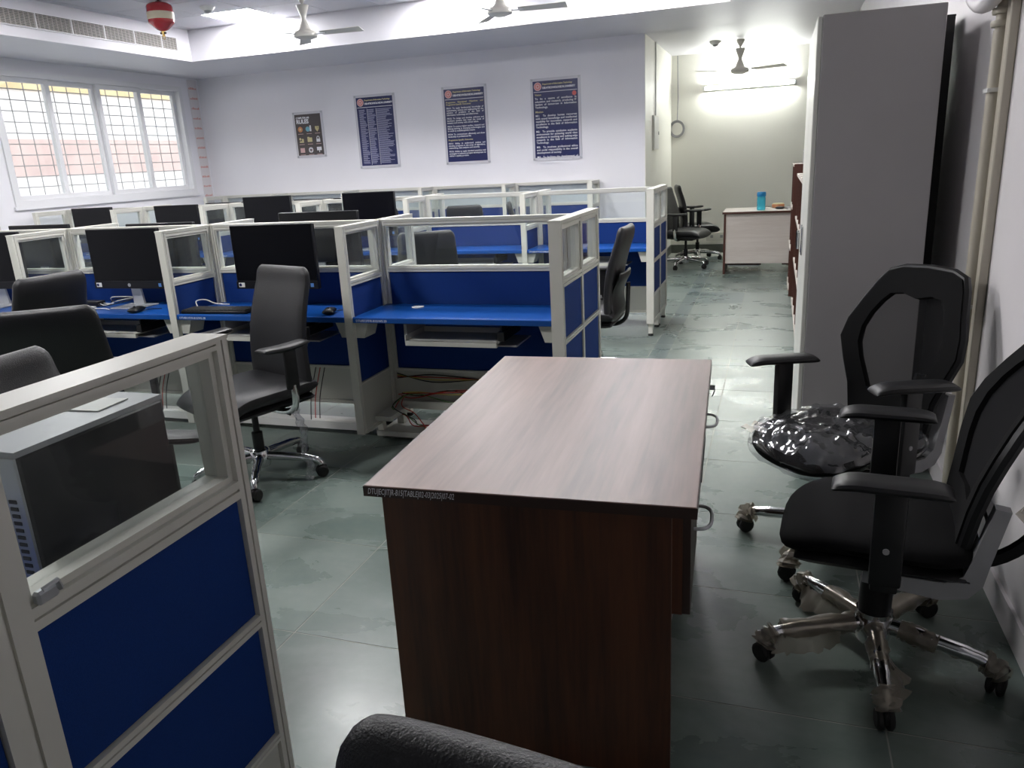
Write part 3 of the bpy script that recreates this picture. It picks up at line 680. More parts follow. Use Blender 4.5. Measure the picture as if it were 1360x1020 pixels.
def make_mesh_chair(label, base_rot, seat_cover, arm_z=(.66, .66), lean=-14, back_z=0, by=.25, arm_rot=0):
    t = thing('mesh_office_chair', label, 'chair')
    star_base(t, .32, M_CHROME, base_rot, cr=.03)
    MB().lathe([(.045, .155), (.045, .26), (.032, .265), (.032, .36), (0, .36)], 16).build('gas_lift_sleeve', M_PLASTIC, t, smooth=True)
    MB().lathe([(.05, .145), (.05, .16)], 18).build('chrome_ring', M_CHROME, t, smooth=True)
    MB().rbox(-.11, .11, -.12, .13, .345, .395, .012).build('mechanism', M_PLASTIC, t, smooth=True)
    def sc(a, s): return -.03*max(0, (a-.65)/.35)**2*1.6+.010*s*s
    seat = MB().pad(.50, lambda a: .25*max(.0, 1-abs(2*a-1)**4.5)**.28*(1-.1*a), .085, sc, 20, 16, 3.4, .45, T(0, .23, .445, rx=math.pi/2)).build('seat_cushion', M_FABRIC, t, smooth=True, weld=True)
    MB().pad(.42, lambda a: .21, .05, lambda a, s: 0, 10, 8, 6, .4, T(0, .2, .398, rx=math.pi/2)).build('seat_pan', M_PLASTIC, t, smooth=True, weld=True)
    # backrest: shield outline in local x (across) and z (up), curved in y
    out = [(-.165, 0), (-.18, .10), (-.215, .19), (-.245, .27), (-.235, .34), (-.205, .42), (-.175, .50), (-.15, .545), (-.10, .565), (0, .572), (.10, .565), (.15, .545), (.175, .50), (.205, .42), (.235, .34), (.245, .27), (.215, .19), (.18, .10), (.165, 0), (.08, -.012), (0, -.015), (-.08, -.012)]
    inn = [(-.10, .10), (-.125, .155), (-.15, .205), (-.17, .26), (-.172, .32), (-.155, .38), (-.13, .43), (-.105, .462), (-.06, .47), (0, .455), (.06, .47), (.105, .462), (.13, .43), (.155, .38), (.172, .32), (.17, .26), (.15, .205), (.125, .155), (.10, .10), (.05, .10), (0, .105), (-.05, .10)]
    def yc(x, z): return -.10*x*x*8*.25*2 - .04*math.sin(math.pi*min(1, max(0, z)/.57))
    P = Matrix.Translation((0, by, .47+back_z)) @ Matrix.Rotation(R(lean), 4, 'X')
    N = len(out); b = MB(); vs = []; th = .014
    for q, sg in ((out, 1), (out, -1), (inn, 1), (inn, -1)):
        for x, z in q: vs.append((x, yc(x, z)+sg*th, z))
    fs = []
    for i in range(N):
        j = (i+1) % N
        fs += [(i, j, 2*N+j, 2*N+i), (N+i, 3*N+i, 3*N+j, N+j), (2*N+i, 2*N+j, 3*N+j, 3*N+i), (i, N+i, N+j, j)]
    back = b.add(vs, fs, P).build('backrest', M_FABRIC, t, smooth=True, ang=50)
    MB().tube([Vector((x, yc(x, z)+.008, z)) for x, z in out], .017, 8, closed=True, M=P).build('back_frame', M_PLASTIC, back, smooth=True)
    mb = MB(); cx, cz = 0, .29; vs = [(cx, yc(cx, cz), cz)]
    for q in (.33, .66, 1.01):
        for x, z in inn: xx, zz = cx+(x-cx)*q, cz+(z-cz)*q; vs.append((xx, yc(xx, zz), zz))
    fs = [(0, 1+i, 1+(i+1) % N) for i in range(N)]
    for r in range(2):
        for i in range(N): j = (i+1) % N; fs.append((1+r*N+i, 1+(r+1)*N+i, 1+(r+1)*N+j, 1+r*N+j))
    mb.add(vs, fs, P).build('mesh_insert', M_MESH, back, smooth=True)
    lb = MB().tube(smoothpath([(-.13, .04, .06), (-.07, .055, .055), (0, .06, .05), (.07, .055, .055), (.13, .04, .06)], 4), .02, 8, M=P, flat=.5).build('lumbar_bar', M_PLASTIC, back, smooth=True)
    # grey side brackets joining seat and back
    for s in (-1, 1):
        poly = [(x+by-.25, z) for x, z in [(.02, .352), (.20, .335), (.265, .35), (.295, .39), (.305, .45), (.335, .60+back_z), (.30, .605+back_z), (.268, .47), (.25, .41), (.21, .385), (.02, .385)]]
        M = Matrix(((0, 0, 1, 0), (1, 0, 0, 0), (0, 1, 0, 0), (0, 0, 0, 1)))
        MB().prism(poly, s*.185-.017, s*.185+.017, M).build('side_bracket', M_GREYP, t)
    MB().tube(smoothpath([(0, .1, .37), (0, .25, .36), (0, .36, .45), (0, .41, .62)], 5), .02, 8).build('back_strut', M_PLASTIC, t, smooth=True)
    for s, az in zip((-1, 1), arm_z):
        def ac(q, u): return -.012*max(0, (q-.75)/.25)**2-.006*max(0, (.25-q)/.25)**2
        a = MB().pad(.27, lambda q: .048-.010*(2*q-1)**4, .030, ac, 16, 8, 4, .45, T(s*.292, 0, az) @ T(rz=arm_rot) @ T(0, .135, 0, rx=math.pi/2)).build('armrest', M_PLASTIC, t, smooth=True, weld=True)
        MB().rbox(s*.285-.014, s*.285+.014, -.035, .04, .40, az-.01, .006).build('arm_post', M_PLASTIC, a, smooth=True)
        MB().rbox(min(s*.12, s*.285), max(s*.12, s*.285), -.03, .035, .375, .405, .006).build('arm_plate', M_PLASTIC, a, smooth=True)
        MB().lathe([(.008, 0), (.008, .004)], 10, T(s*.285+s*.014, .0, .50, ry=s*math.pi/2)).build('screw', M_GREYP, a)
    return t
# chair whose base is wrapped in shredded film, next to the wall
chB = make_mesh_chair('black mesh chair close to the camera with shredded film on its chrome legs', .10, False, (.67, .675), lean=-21, by=.185)
chB.location = (.325, 2.20, 0); chB.rotation_euler.z = facing(-.995, .10)
for k in range(5):
    a = .10+2*math.pi*k/5; M = Matrix.Rotation(a, 4, 'Z'); b = MB()
    hi = (.20, .17, .30, .19, .27)[k]; lo = (.05, .07, .06, .05, .06)[k]
    crumple(b, [(lo, 0, .115), ((lo+hi)/2, 0, .108), (hi, 0, .10)], .029, 20+k, n=12, jag=.2, M=M); b.build('film_shred', M_FILMB, chB, smooth=True, ang=60)
    b = MB(); crumple(b, [(.285, 0, .09), (.31, .004, .078), (.325, .008, .058)], .03, 40+k, n=12, jag=.35, M=M); b.build('film_shred', M_FILMB, chB, smooth=True, ang=60)
    rnd = random.Random(60+k); b = MB(); vs = []; n = 16
    for i in range(n):
        q = i/(n-1); amp = math.sin(math.pi*q)*(.055 if k in (2, 3, 0) else .025)
        for r in range(3):
            u = r/2; vs.append((.10+.20*q+rnd.uniform(-.006, .006), .022+u*amp*(1+rnd.uniform(-.3, .3)), max(.012, .108-.02*q-u*.05+rnd.uniform(-.008, .008))))
    b.add(vs, [(3*i+r, 3*i+r+1, 3*i+r+4, 3*i+r+3) for i in range(n-1) for r in range(2)], M).build('film_flap', M_FILMB, chB, smooth=True, ang=60)
b = MB(); crumple(b, [(-.2, .05, .40), (-.21, .17, .385), (-.2, .25, .37)], .03, 77, jag=.5); b.build('film_scrap', M_FILM, chB)
b = MB(); crumple(b, [(-.04, .37, .50), (0, .40, .56), (.03, .42, .66)], .05, 78, jag=.35); b.build('film_bundle', M_FILMB, chB)
chA = make_mesh_chair('black mesh chair with clear plastic over its seat beside the grey cabinet', 2.5, True, (.68, .71), lean=-16, arm_rot=R(-24))
chA.location = (.25, 2.87, 0); chA.rotation_euler.z = facing(-.73, -.68)
# crumpled clear bag over the seat
b = MB(); nt, ns = 44, 40; vs = []; fs = []; rnd = random.Random(9)
from mathutils import noise as NZ
for sg in (1, -1):
    for i in range(nt+1):
        q = i/nt
        for j in range(ns+1):
            a = -1+2*j/ns
            hw = .262*max(0, 1-abs(2*q-1)**4.5)**.28*(1-.1*q)
            prof = max(0, 1-abs(a)**3.4)**.45*max(0, 1-abs(2*q-1)**6.5)**.45
            x = hw*a; y = .24-.525*q; zc = .445-.03*max(0, (q-.65)/.35)**2*1.6
            nzv = NZ.noise(Vector((x*7+y*5, y*16-x*6, sg*3)))*.012+abs(NZ.noise(Vector((x*24+y*20, y*14-x*9, 5+sg))))*.016+abs(NZ.noise(Vector((x*11+3, y*9, 9))))*.014
            vs.append((x, y, zc+sg*(.05*prof+.004)+(nzv if sg > 0 else nzv*.6)))
W = ns+1; o = (nt+1)*W
for i in range(nt):
    for j in range(ns):
        a = i*W+j; fs += [(a, a+1, a+W+1, a+W), (o+a, o+a+W, o+a+W+1, o+a+1)]
b.add(vs, fs).build('plastic_seat_cover', M_FILM, chA, smooth=True, ang=25)
b = MB(); vs = []
for i in range(7):
    for r in range(4): vs.append((-.15-.035*r-.01*math.sin(i*1.7), -.27+.024*i*(1-.1*r)+.01*r, .468-.004*r+.008*math.sin(i*2.3+r)))
b.add(vs, [(4*i+r, 4*i+r+1, 4*i+r+5, 4*i+r+4) for i in range(6) for r in range(3)]).build('plastic_corner', M_FILMB, chA, smooth=True, ang=60)
for k in range(5):
    a = 2.5+2*math.pi*k/5; b = MB(); crumple(b, [(.28, 0, .09), (.315, .004, .08), (.325, .008, .055)], .034, 140+k, jag=.35, M=Matrix.Rotation(a, 4, 'Z')); b.build('film_shred', M_FILMB, chA)

# ---------------------------------------------------------------- wooden table in the foreground
tb = thing('wooden_table', 'dark walnut laminate table with painted inventory lettering on its edge', 'table', (-.554, 2.132, 0), R(3.0))
W2, L2 = .39, .6225
MB().rbox(-W2, W2, -L2, L2, .722, .75, .0015, 1).build('table_top', M_WTOP, tb)
MB().box(-W2-.0012, W2+.0012, -L2-.0012, L2+.0012, .7225, .748).build('edge_band', M_WEDGE, tb)
for s, nm in ((-1, 'end_panel'), (1, 'end_panel')):
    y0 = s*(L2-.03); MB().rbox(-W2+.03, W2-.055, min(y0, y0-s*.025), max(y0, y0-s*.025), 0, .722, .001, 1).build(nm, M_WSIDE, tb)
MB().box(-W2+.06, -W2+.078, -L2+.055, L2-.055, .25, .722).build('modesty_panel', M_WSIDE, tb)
for y0, y1 in ((-L2+.056, -L2+.43), (L2-.43, L2-.056)):
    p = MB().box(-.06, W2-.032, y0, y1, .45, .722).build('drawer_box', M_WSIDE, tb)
    d = MB().rbox(W2-.032, W2-.014, y0-.0, y1, .452, .716, .001, 1).build('drawer_front', M_WEDGE, tb)
    ym = (y0+y1)/2 + (.02 if y0 < 0 else 0)
    MB().tube(smoothpath([(W2-.014, ym-.065, .60), (W2+.012, ym-.06, .60), (W2+.026, ym-.03, .60), (W2+.026, ym+.03, .60), (W2+.012, ym+.06, .60), (W2-.014, ym+.065, .60)], 4), .0045, 8).build('handle', M_SILVER, d, smooth=True)
    if y0 > 0:
        MB().lathe([(.009, 0), (.009, .01)], 12, T(W2-.014, ym+.12, .68, ry=math.pi/2)).build('lock', M_SILVER, d)
        k = MB().box(W2-.006, W2+.016, ym+.1185, ym+.1215, .672, .690)
        k.tube([(W2+.012+.012*math.cos(a*.7)*.4, ym+.12+.012*math.sin(a*.7), .662+.012*math.cos(a*.7)) for a in range(9)], .0015, 5); k.build('key', M_SILVER, d)
text('DTU|EC|IT|R-B15|TABLE|02-03|2025|07-02', .0215, M_INK, tb, T(-W2+.010, -L2-.0014, .7295) @ Matrix.Rotation(math.pi/2, 4, 'X') @ Matrix.Diagonal((.56, 1, 1, 1)), 'painted_lettering', shear=.3, spacing=1.02)

# ---------------------------------------------------------------- steel cabinet
cb = thing('steel_cabinet', 'tall plain grey steel cabinet standing against the right wall', 'cabinet', (.14, 3.635, 0))
MB().rbox(.012, .462, 0, .915, .02, 1.98, .003, 1).build('carcass', M_STEEL, cb)
MB().box(.04, .44, .03, .89, 0, .02).build('plinth', M_STEEL, cb)
for y0, y1 in ((.004, .456), (.459, .911)):
    d = MB().rbox(-.008, .012, y0, y1, .06, 1.975, .003, 1).build('door', M_STEELW, cb)
    yy = y1-.045 if y0 < .1 else y0+.045
    MB().rbox(-.016, -.008, yy-.02, yy+.02, .96, 1.10, .003, 1).build('handle_plate', M_CHROME, d)
    MB().tube([(-.03, yy, .99), (-.03, yy, 1.07)], .007, 8).build('handle', M_CHROME, d, smooth=True)
t = thing('gap_filler', 'dark board standing between the steel cabinet and the wall', 'board', (.655, 4.03, 0))  # dark upright block filling the strip between cabinet and wall
MB().box(-.045, .045, 0, .45, .004, 1.975).build('sheet', mat('filler_black', (.012, .011, .012), .6), t); MB().box(-.046, .046, -.002, .452, 1.975, 1.983).build('top_edging', M_PLASTIC, t)
# open bookcases further along
def bookcase(label, x, y0, L, H, D, tiers):
    t = thing('bookcase', label, 'bookcase', (x, y0, 0))
    n = max(1, round(L/.42))
    for i in range(n+1): MB().box(0, D, i*(L-.02)/n, i*(L-.02)/n+.02, 0, H).build('upright', M_BROWN, t)
    for k in range(tiers+1):
        z = .05+k*(H-.075)/tiers; MB().box(-.008, D, .02, L-.02, z, z+.022).build('shelf', M_LWOOD, t)
    MB().box(D-.008, D, 0, L, .05, H).build('back_board', M_BROWN, t)
    return t
bookcase('dark brown open bookcase with pale shelves beyond the steel cabinet', .185, 5.72, 2.1, 1.23, .33, 3)
bookcase('taller dark brown bookcase at the end of the corridor', .16, 8.25, .85, 1.30, .36, 3)
t = thing('file_box', 'small grey box standing on the taller bookcase', 'box', (.30, 8.45, 1.30)); MB().rbox(-.06, .06, -.1, .1, 0, .12, .004, 1).build('body', M_GREYP, t); MB().rbox(-.062, .062, -.102, .102, .12, .135, .004, 1).build('lid', M_STEEL, t)
# desk in the alcove
t = thing('alcove_desk', 'pale wood desk with dark brown edges in the alcove', 'desk', (-.02, 10.05, 0))
MB().rbox(-.58, .62, -.31, .34, .722, .75, .002, 1).build('desk_surface', M_LWOOD, t)
MB().box(-.583, .623, -.313, .343, .724, .748).build('edge_band', M_BROWN, t)
for x in (-.565, .58): MB().box(x, x+.025, -.29, .32, 0, .722).build('side_panel', M_BROWN, t)
MB().box(-.54, .58, -.28, -.262, .13, .722).build('modesty_panel', M_LWOOD, t)
p = MB().box(-.52, -.12, -.2, .3, .10, .70).build('drawer_pedestal', M_BROWN, t); MB().box(-.50, -.14, -.21, -.2, .085, .10).build('pedestal_trim', M_SILVER, p)
MB().box(.12, .55, -.2, .3, .1, .7).build('drawer_pedestal', M_BROWN, t)
t = thing('water_bottle', 'blue translucent water bottle standing on the alcove desk', 'bottle', (-.165, 9.93, .75))
MB().lathe([(0, 0), (.046, 0), (.05, .01), (.05, .14), (.046, .155), (.046, .16), (0, .16)], 20).build('body', M_BOTTLE, t, smooth=True)
MB().lathe([(.05, .158), (.052, .165), (.052, .2), (.045, .212), (0, .214)], 20).build('cap', mat('bottle_cap', (.01, .22, .5), .35), t, smooth=True)
t = thing('orange_tin', 'flat orange container behind the blue bottle', 'container', (.03, 10.22, .75))
MB().lathe([(0, 0), (.07, 0), (.075, .03), (.07, .045), (0, .045)], 18).build('body', M_ORANGE, t, smooth=True); MB().lathe([(.07, .045), (.06, .055), (0, .056)], 18).build('lid', M_YEL, t, smooth=True)
t = thing('desk_mouse', 'black mouse with cord on the alcove desk', 'mouse', (.05, 9.98, .75), R(70))
MB().pad(.10, lambda a: .03, .032, lambda a, s: 0, 10, 8, 2.6, .5, T(0, .05, .015, rx=math.pi/2)).build('body', M_PLASTIC, t, smooth=True, weld=True)
MB().tube(smoothpath([(0, .05, .01), (.03, .12, .02), (.0, .17, .03), (-.06, .2, .01)], 5), .003, 5).build('cord', M_WIRE_K, t)
t = thing('notebook', 'grey notebook lying on the alcove desk', 'notebook', (.2, 10.0, .75), R(10)); MB().box(-.08, .08, -.1, .1, .002, .018).build('pages', M_PAPER, t); MB().box(-.082, .082, -.102, .102, .018, .022).box(-.082, .082, -.102, .102, 0, .002).box(-.084, -.082, -.102, .102, 0, .022).build('cover', M_GREYP, t)

# ---------------------------------------------------------------- posters
def T_back(x, z): return T(x, YB, z) @ Matrix.Rotation(math.pi/2, 4, 'X')
def poster(label, x0, x1, z0, z1, sheet):
    cx, cz = (x0+x1)/2, (z0+z1)/2; w_, h = x1-x0, z1-z0
    t = thing('wall_poster', label, 'poster', (cx, YB, cz))
    MB().box(-w_/2-.02, w_/2+.02, -.010, -.001, -h/2-.02, h/2+.02).build('acrylic_board', M_ACRYL, t)
    MB().box(-w_/2+.012, w_/2-.012, -.0125, -.010, -h/2+.012, h/2-.012).build('printed_sheet', sheet, t)
    for sx in (-1, 1):
        for sz in (-1, 1): MB().lathe([(.012, 0), (.012, .008), (.008, .011), (0, .011)], 10, T(sx*(w_/2+.003), -.010, sz*(h/2+.003), rx=math.pi/2)).build('standoff_screw', M_SILVER, t, smooth=True)
    return t, w_-.024, h-.024
def ptext(t, body, x, z, size, m, **k): return text(body, size, m, t, T(x, -.0132, z) @ Matrix.Rotation(math.pi/2, 4, 'X'), 'lettering', **k)
def pbox(t, name, m, x0, x1, z0, z1): return MB().box(x0, x1, -.0138, -.0125, z0, z1).build(name, m, t)
def disc(t, name, m, x, z, r, d=.0): return MB().lathe([(r, 0), (r, .001)], 24, T(x, -.0128-d, z, rx=math.pi/2)).build(name, m, t)
def header(t, w_, h):
    c = disc(t, 'crest', M_PINK, -w_/2+.062, h/2-.06, .048); disc(c, 'crest_ring', M_REDP, -w_/2+.062, h/2-.06, .036, .001); disc(c, 'crest_centre', M_PINK, -w_/2+.062, h/2-.06, .027, .002); disc(c, 'crest_core', M_REDP, -w_/2+.062, h/2-.06, .01, .003)
    ptext(t, 'Department of Information Technology', -w_/2+.12, h/2-.045, .0265, M_YEL, spacing=.88, bold=.0006)
    ptext(t, 'DELHI TECHNOLOGICAL UNIVERSITY', -w_/2+.12, h/2-.088, .030, M_INK, spacing=.76, bold=.0012)
    pbox(t, 'header_rule', M_INK, -w_/2+.01, w_/2-.01, h/2-.125, h/2-.119)
t, w_, h = poster('charcoal rules poster with nine icons on the back wall', -6.21, -5.79, 1.675, 2.225, M_POSTD)
ptext(t, 'COMPUTER LAB', -w_/2+.02, h/2-.055, .032, M_INK, bold=.001, spacing=.85); ptext(t, 'RULES', -w_/2+.02, h/2-.115, .072, M_INK, bold=.003, spacing=.95)
for r in range(3):
    for c in range(3):
        x = -w_/2+.07+c*.13; z = h/2-.19-r*.135
        k = r*3+c
        if k == 0: disc(t, 'icon', M_ORANGE, x, z, .036); disc(t, 'icon', M_YEL, x, z, .015, .001)
        elif k == 1: disc(t, 'icon', M_CYAN, x-.015, z, .032); pbox(t, 'icon', M_INK, x+.015, x+.04, z-.03, z+.045)
        elif k == 2: MB().prism([(-.03, .03), (.03, .03), (.028, -.005), (0, -.04), (-.028, -.005)][::-1], 0, .001, T(x, -.0128, z, rx=math.pi/2)).build('icon', M_YEL, t); pbox(t, 'icon', M_POSTD, x, x+.02, z-.0, z+.022)
        elif k == 3: disc(t, 'icon', M_YEL, x-.018, z+.012, .016); disc(t, 'icon', M_YEL, x+.02, z+.0, .016); pbox(t, 'icon', M_YEL, x-.03, x+.035, z-.035, z-.015)
        elif k == 4: pbox(t, 'icon', M_YEL, x-.036, x+.036, z-.03, z+.025); pbox(t, 'icon', M_YEL, x-.036, x-.005, z+.025, z+.035)
        elif k == 5: pbox(t, 'icon', M_INK, x-.028, x+.028, z-.035, z+.005); MB().tube([(x+.02*math.cos(a*math.pi/8), -.0135, z+.005+.032*math.sin(a*math.pi/8)) for a in range(9)], .005, 5).build('icon', M_INK, t)
        elif k == 6: pbox(t, 'icon', M_PINK, x-.034, x+.034, z-.03, z+.03)
        elif k == 7: disc(t, 'icon', M_INK, x, z, .036); pbox(t, 'icon', M_REDP, x-.007, x+.007, z-.034, z+.034); pbox(t, 'icon', M_REDP, x-.034, x+.034, z-.007, z+.007); disc(t, 'icon', M_POSTD, x, z, .013, .0015)
        else: pbox(t, 'icon', M_INK, x-.036, x+.036, z-.01, z+.035); pbox(t, 'icon', M_INK, x-.005, x+.005, z-.035, z-.01)
        pbox(t, 'caption_line', M_PINK, x-.04, x+.04, z-.062, z-.056)
random.seed(11)
t, w_, h = poster('blue poster printed with a long list of names', -5.255, -4.705, 1.495, 2.37, M_POST)
header(t, w_, h)
b = MB()
z = h/2-.155
while z > -h/2+.02:
    for x0, x1 in ((-w_/2+.03, -w_/2+.14), (-w_/2+.155, -w_/2+.27), (-w_/2+.285, w_/2-.02)):
        b.box(x0, x0+(x1-x0)*random.uniform(.55, 1), -.0133, -.0125, z, z+.0055)
    z -= .0155
b.build('list_lines', mat('list_ink', (.42, .42, .58), .6), t)['kind'] = 'stuff'
for x in (-w_/2+.148, -w_/2+.278): pbox(t, 'column_rule', M_INK, x, x+.003, -h/2+.01, h/2-.14)
def body(t, paras, w_, h, size, z):
    for s_, m_ in paras:
        o = ptext(t, s_, -w_/2+.022, z, size, m_, width=w_-.04, align='JUSTIFY', bold=.0005, line=1.0)
        zs = [v.co.z for v in o.data.vertices]; z = min(zs)-size*1.35
t, w_, h = poster('blue programme outcomes poster with two glare spots', -4.01, -3.45, 1.485, 2.38, M_POST)
header(t, w_, h)
body(t, [('Programme Educational Objectives and Programme Specific Outcomes', M_YEL),
 ('PEO1: To apply fundamental knowledge of mathematics, science and engineering for the solution of problems in the field of information technology and allied areas.', M_INK),
 ('PEO2: To design and develop software and hardware systems that meet the needs of industry and society with ethical values.', M_INK),
 ('PEO3: To pursue higher studies, research and lifelong learning in emerging technologies and to work in multidisciplinary teams.', M_INK),
 ('PEO4: To communicate effectively and show leadership in professional life.', M_INK),
 ('Programme Specific Outcomes', M_YEL),
 ('PSO1: Ability to understand, analyse and develop programs in the areas of algorithms, networking, data analytics and security.', M_INK),
 ('PSO2: Ability to apply standard practices and strategies in software project development to deliver a quality product.', M_INK)], w_, h, .0265, h/2-.165)
t, w_, h = poster('blue vision and mission poster beside the wall corner', -2.845, -2.265, 1.478, 2.382, M_POST)
header(t, w_, h); disc(t, 'small_crest', M_REDP, w_/2-.045, h/2-.16, .026)
body(t, [('Vision', M_YEL), ('To be a centre of excellence in education and research, producing IT leaders of tomorrow in Information Technology.', M_INK), ('Mission', M_YEL),
 ('M1:  To develop human resources with sound knowledge and intellectual capability for innovation, research and excellence in the field of Information Technology.', M_INK),
 ('M2:  To provide conducive academic environment for achieving world class excellence in teaching and cutting-edge research in the field of Information Technology.', M_INK),
 ('M3:  To inculcate professional ethics and social responsibility in the overall development of society.', M_INK),
 ('M4:  To facilitate the development of academia-industry collaboration and entrepreneurship.', M_INK)], w_, h, .0325, h/2-.165)

# ---------------------------------------------------------------- ceiling things
def make_fan(label, loc, zceil, rz, drop):
    t = thing('ceiling_fan', label, 'fan', (loc[0], loc[1], zceil), rz)
    MB().lathe([(.05, 0), (.05, -.02), (.02, -.07), (.012, -.085), (0, -.085)], 14).build('canopy', M_FAN, t, smooth=True)
    MB().lathe([(.011, -.07), (.011, -drop+.15)], 10).build('downrod', M_FAN, t)
    MB().lathe([(.06, -drop+.26), (.055, -drop+.24), (.02, -drop+.14), (.03, -drop+.11), (.055, -drop+.05), (.065, -drop+.035), (.1, -drop+.025), (.115, -drop), (.11, -drop-.025), (.05, -drop-.045), (0, -drop-.047)], 22).build('motor_housing', M_FAN, t, smooth=True, ang=50)
    for k in range(3):
        M = Matrix.Rotation(2*math.pi*k/3, 4, 'Z')
        bl = MB().add([(.17, -.05, -drop+.012), (.17, .05, -drop-.008), (.60, -.062, -drop+.014), (.60, .062, -drop-.010), (.17, -.05, -drop+.009), (.17, .05, -drop-.011), (.60, -.062, -drop+.011), (.60, .062, -drop-.013)],
                 [(0, 2, 3, 1), (4, 5, 7, 6), (0, 1, 5, 4), (2, 6, 7, 3), (0, 4, 6, 2), (1, 3, 7, 5)], M).build('blade', M_FAN, t)
        MB().box(.09, .22, -.018, .018, -drop-.006, -drop+.0, M).build('blade_arm', M_SILVER, bl)
    return t
make_fan('cream ceiling fan nearest the window in the tray', (-4.42, 7.12), ZT, R(3), .36)
make_fan('cream ceiling fan in the tray above the posters', (-2.40, 7.10), ZT, R(6), .36)
make_fan('cream ceiling fan in front of the alcove tube light', (-.50, 10.82), ZC, R(-25), .36)
def detector(label, loc):
    t = thing('smoke_detector', label, 'detector', loc)
    MB().lathe([(.075, 0), (.072, -.012), (.045, -.04), (0, -.04)], 20).build('base', M_WHITE, t, smooth=True)
    MB().lathe([(.038, -.04), (.03, -.055), (.015, -.062), (0, -.063)], 18).build('chamber', M_GREYP, t, smooth=True)
detector('round smoke detector on the tiled tray', (-5.50, 7.10, ZT)); detector('round smoke detector on the alcove ceiling', (-.80, 10.76, ZC))
t = thing('modular_fire_extinguisher', 'red ceiling mounted fire extinguisher with cream label band', 'extinguisher', (-5.66, 6.60, ZT+.085))
MB().lathe([(.012, 0), (.012, -.10), (.03, -.10), (.03, -.115), (0, -.115)], 12).build('hanger', mat('dark_red', (.12, .01, .015), .4), t, smooth=True)
MB().lathe([(.03, -.105), (.085, -.115), (.115, -.135), (.12, -.15), (.12, -.285), (.115, -.295), (.05, -.35), (.02, -.362), (0, -.362)], 28).build('cylinder', M_RED, t, smooth=True)
MB().lathe([(.1205, -.198), (.122, -.199), (.122, -.262), (.1205, -.263)], 28).build('label_band', mat('label_cream', (.55, .48, .36), .5), t, smooth=True)
v = MB().lathe([(.018, -.36), (.018, -.385), (.01, -.39), (.01, -.41)], 12).build('valve', M_BRASS, t, smooth=True)
MB().tube([(-.03, 0, -.378), (.03, 0, -.378)], .01, 8).build('gauge', M_DARK, v); MB().tube(smoothpath([(-.012, 0, -.39), (-.014, 0, -.42), (0, 0, -.435), (.014, 0, -.42), (.012, 0, -.39)], 4), .003, 6).build('sprinkler_frame', M_BRASS, v)
# long air grille on the left riser
t = thing('air_grille', 'long metal air grille on the tray edge above the window', 'vent', (TX0, 5.0, 2.87))
GL = 2.83
MB().box(.0, .004, 0, GL, 0, .145).build('backing', M_DARK, t)
MB().box(.004, .016, 0, GL, 0, .008).box(.004, .016, 0, GL, .137, .145).box(.004, .016, 0, .01, .008, .137).box(.004, .016, GL-.01, GL, .008, .137).build('rim', M_FRAMEW, t)
for k in range(9): MB().box(.005, .016, .01, GL-.01, .013+k*.0138, .019+k*.0138).build('louvre', M_GRILLE, t)
for k in range(7): MB().box(.006, .018, .18+k*.4, .19+k*.4, .008, .137).build('divider', M_FRAMEW, t)
b = MB()
for k in range(int(GL/.05)): b.box(.004, .012, .02+k*.05, .026+k*.05, .008, .137)
b.build('fins', M_GRILLE, t)
# ---------------------------------------------------------------- alcove fittings
t = thing('tube_light', 'glowing fluorescent tube fitting on the alcove wall', 'tube light', (-.418, YA, 2.31))
MB().rbox(-.625, .625, -.035, -.001, -.03, .03, .004, 1).build('batten', M_WHITE, t)
MB().tube([(-.59, -.055, 0), (.59, -.055, 0)], .014, 12).build('tube', M_TUBE, t, smooth=True)
for s in (-1, 1): MB().rbox(s*.607-.018, s*.607+.018, -.075, -.03, -.025, .025, .004, 1).build('lamp_holder', M_WHITE, t)
t = thing('distribution_box', 'flush cream distribution box on the alcove side wall', 'electrical box', (XRET+.0055, 10.22, 1.715))
MB().box(0, .02, -.2, .2, -.205, .205).build('surround', M_FRAME, t); d = MB().rbox(.02, .026, -.185, .185, -.19, .19, .002, 1).build('door', M_WHITE, t); MB().box(.026, .031, .15, .17, -.02, .02).build('latch', M_DARK, d)
MB().tube([(.012, 0, .205), (.012, 0, 1.06)], .01, 8).build('conduit', M_WHITE, t)
t = thing('cable_coil', 'coil of grey cable hanging on the alcove wall', 'cable', (-1.40, YA-.02, 1.79))
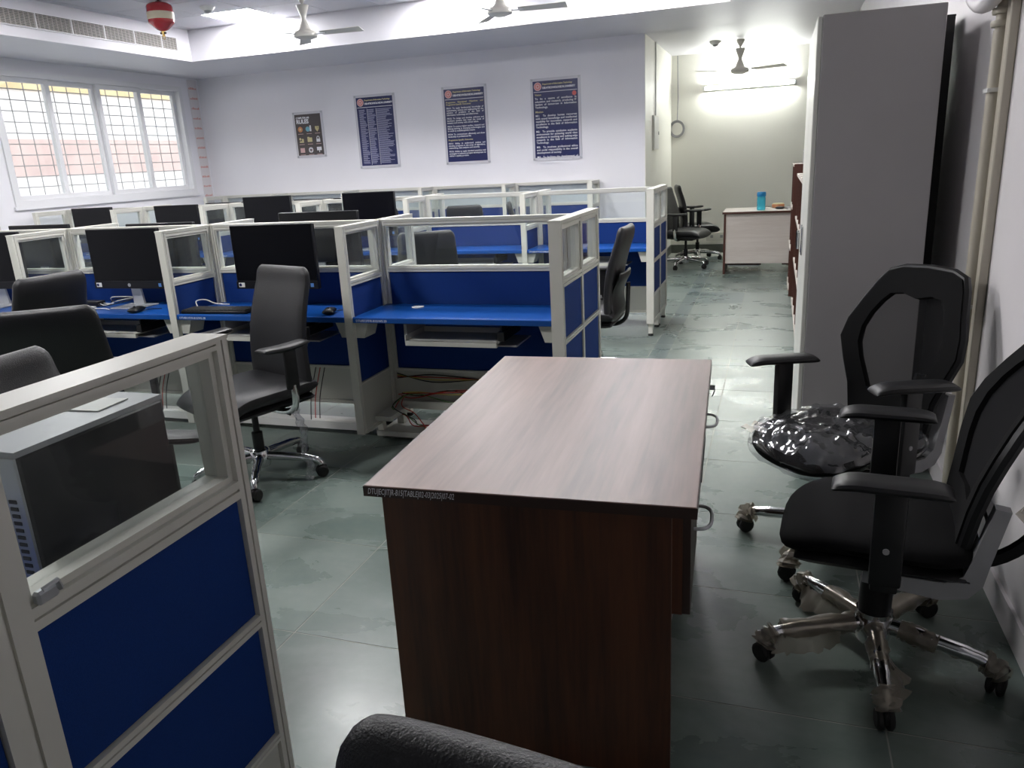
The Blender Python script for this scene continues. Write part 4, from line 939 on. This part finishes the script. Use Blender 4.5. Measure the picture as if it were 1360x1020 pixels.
for k in range(4):
    q = .085+.007*k; MB().tube([(q*math.cos(a*math.pi/12), -.008*k, q*1.1*math.sin(a*math.pi/12)) for a in range(24)], .006, 6, closed=True).build('loop', M_GREYP, t, smooth=True)
MB().tube([(0, 0, .09), (.01, .0, .4), (0, 0, .985)], .006, 6).build('drop', M_GREYP, t)
t = thing('wall_socket', 'white twin socket above the dark skirting in the alcove', 'socket', (-.80, YA, .24)); MB().rbox(-.16, .16, -.02, -.0, -.06, .06, .004, 1).build('plate', M_FRAME, t)
for x in (-.08, .06): MB().box(x-.02, x+.02, -.022, -.02, -.02, .02).build('outlet', M_GREYP, t)
# ---------------------------------------------------------------- right wall conduits
t = thing('wall_conduit', 'pair of beige vertical conduits on the right wall', 'conduit', (XR, 3.17, 0))
MB().rbox(-.03, 0, -.03, .02, .02, 2.78, .004, 1).build('trunking', M_PVC, t, smooth=True)
MB().tube([(-.028, .07, .02), (-.028, .07, 1.82)], .026, 12).build('pipe', M_PVC, t, smooth=True)
for z in (1.83, 1.87): MB().lathe([(.034, 0), (.037, .008), (.034, .02)], 14, T(-.028, .07, z)).build('coupling', M_PVC, t, smooth=True)
MB().tube([(-.028, .07, 1.82), (-.028, .07, 2.75)], .022, 12).build('upper_pipe', M_PVC, t, smooth=True)
for z in (1.62, .86): MB().box(-.058, 0, .038, .102, z, z+.014).build('clip', M_WHITE, t)
t = thing('hose_loop', 'pale flexible hose looping above the wall conduits', 'hose', (XR-.075, 3.3, 2.0))
MB().tube(smoothpath([(0, -.35, .06), (0, -.18, -.06), (0, 0, -.085), (0, .17, -.04), (0, .27, .06), (0, .30, .25), (0, .3, .77)], 6), .03, 12).build('hose', M_WALLR, t, smooth=True)
MB().box(.0, .074, -.36, -.34, .03, .09).build('clip', M_WHITE, t)
t = thing('wall_junction_box', 'white junction box low on the right wall behind the mesh chairs', 'electrical box', (XR, 3.56, .33))
MB().rbox(-.05, 0, -.10, .10, -.09, .06, .006).build('box', M_FRAMEW, t, smooth=True); MB().box(-.053, -.05, -.08, .08, -.07, .04).build('cover', M_STEELW, t)
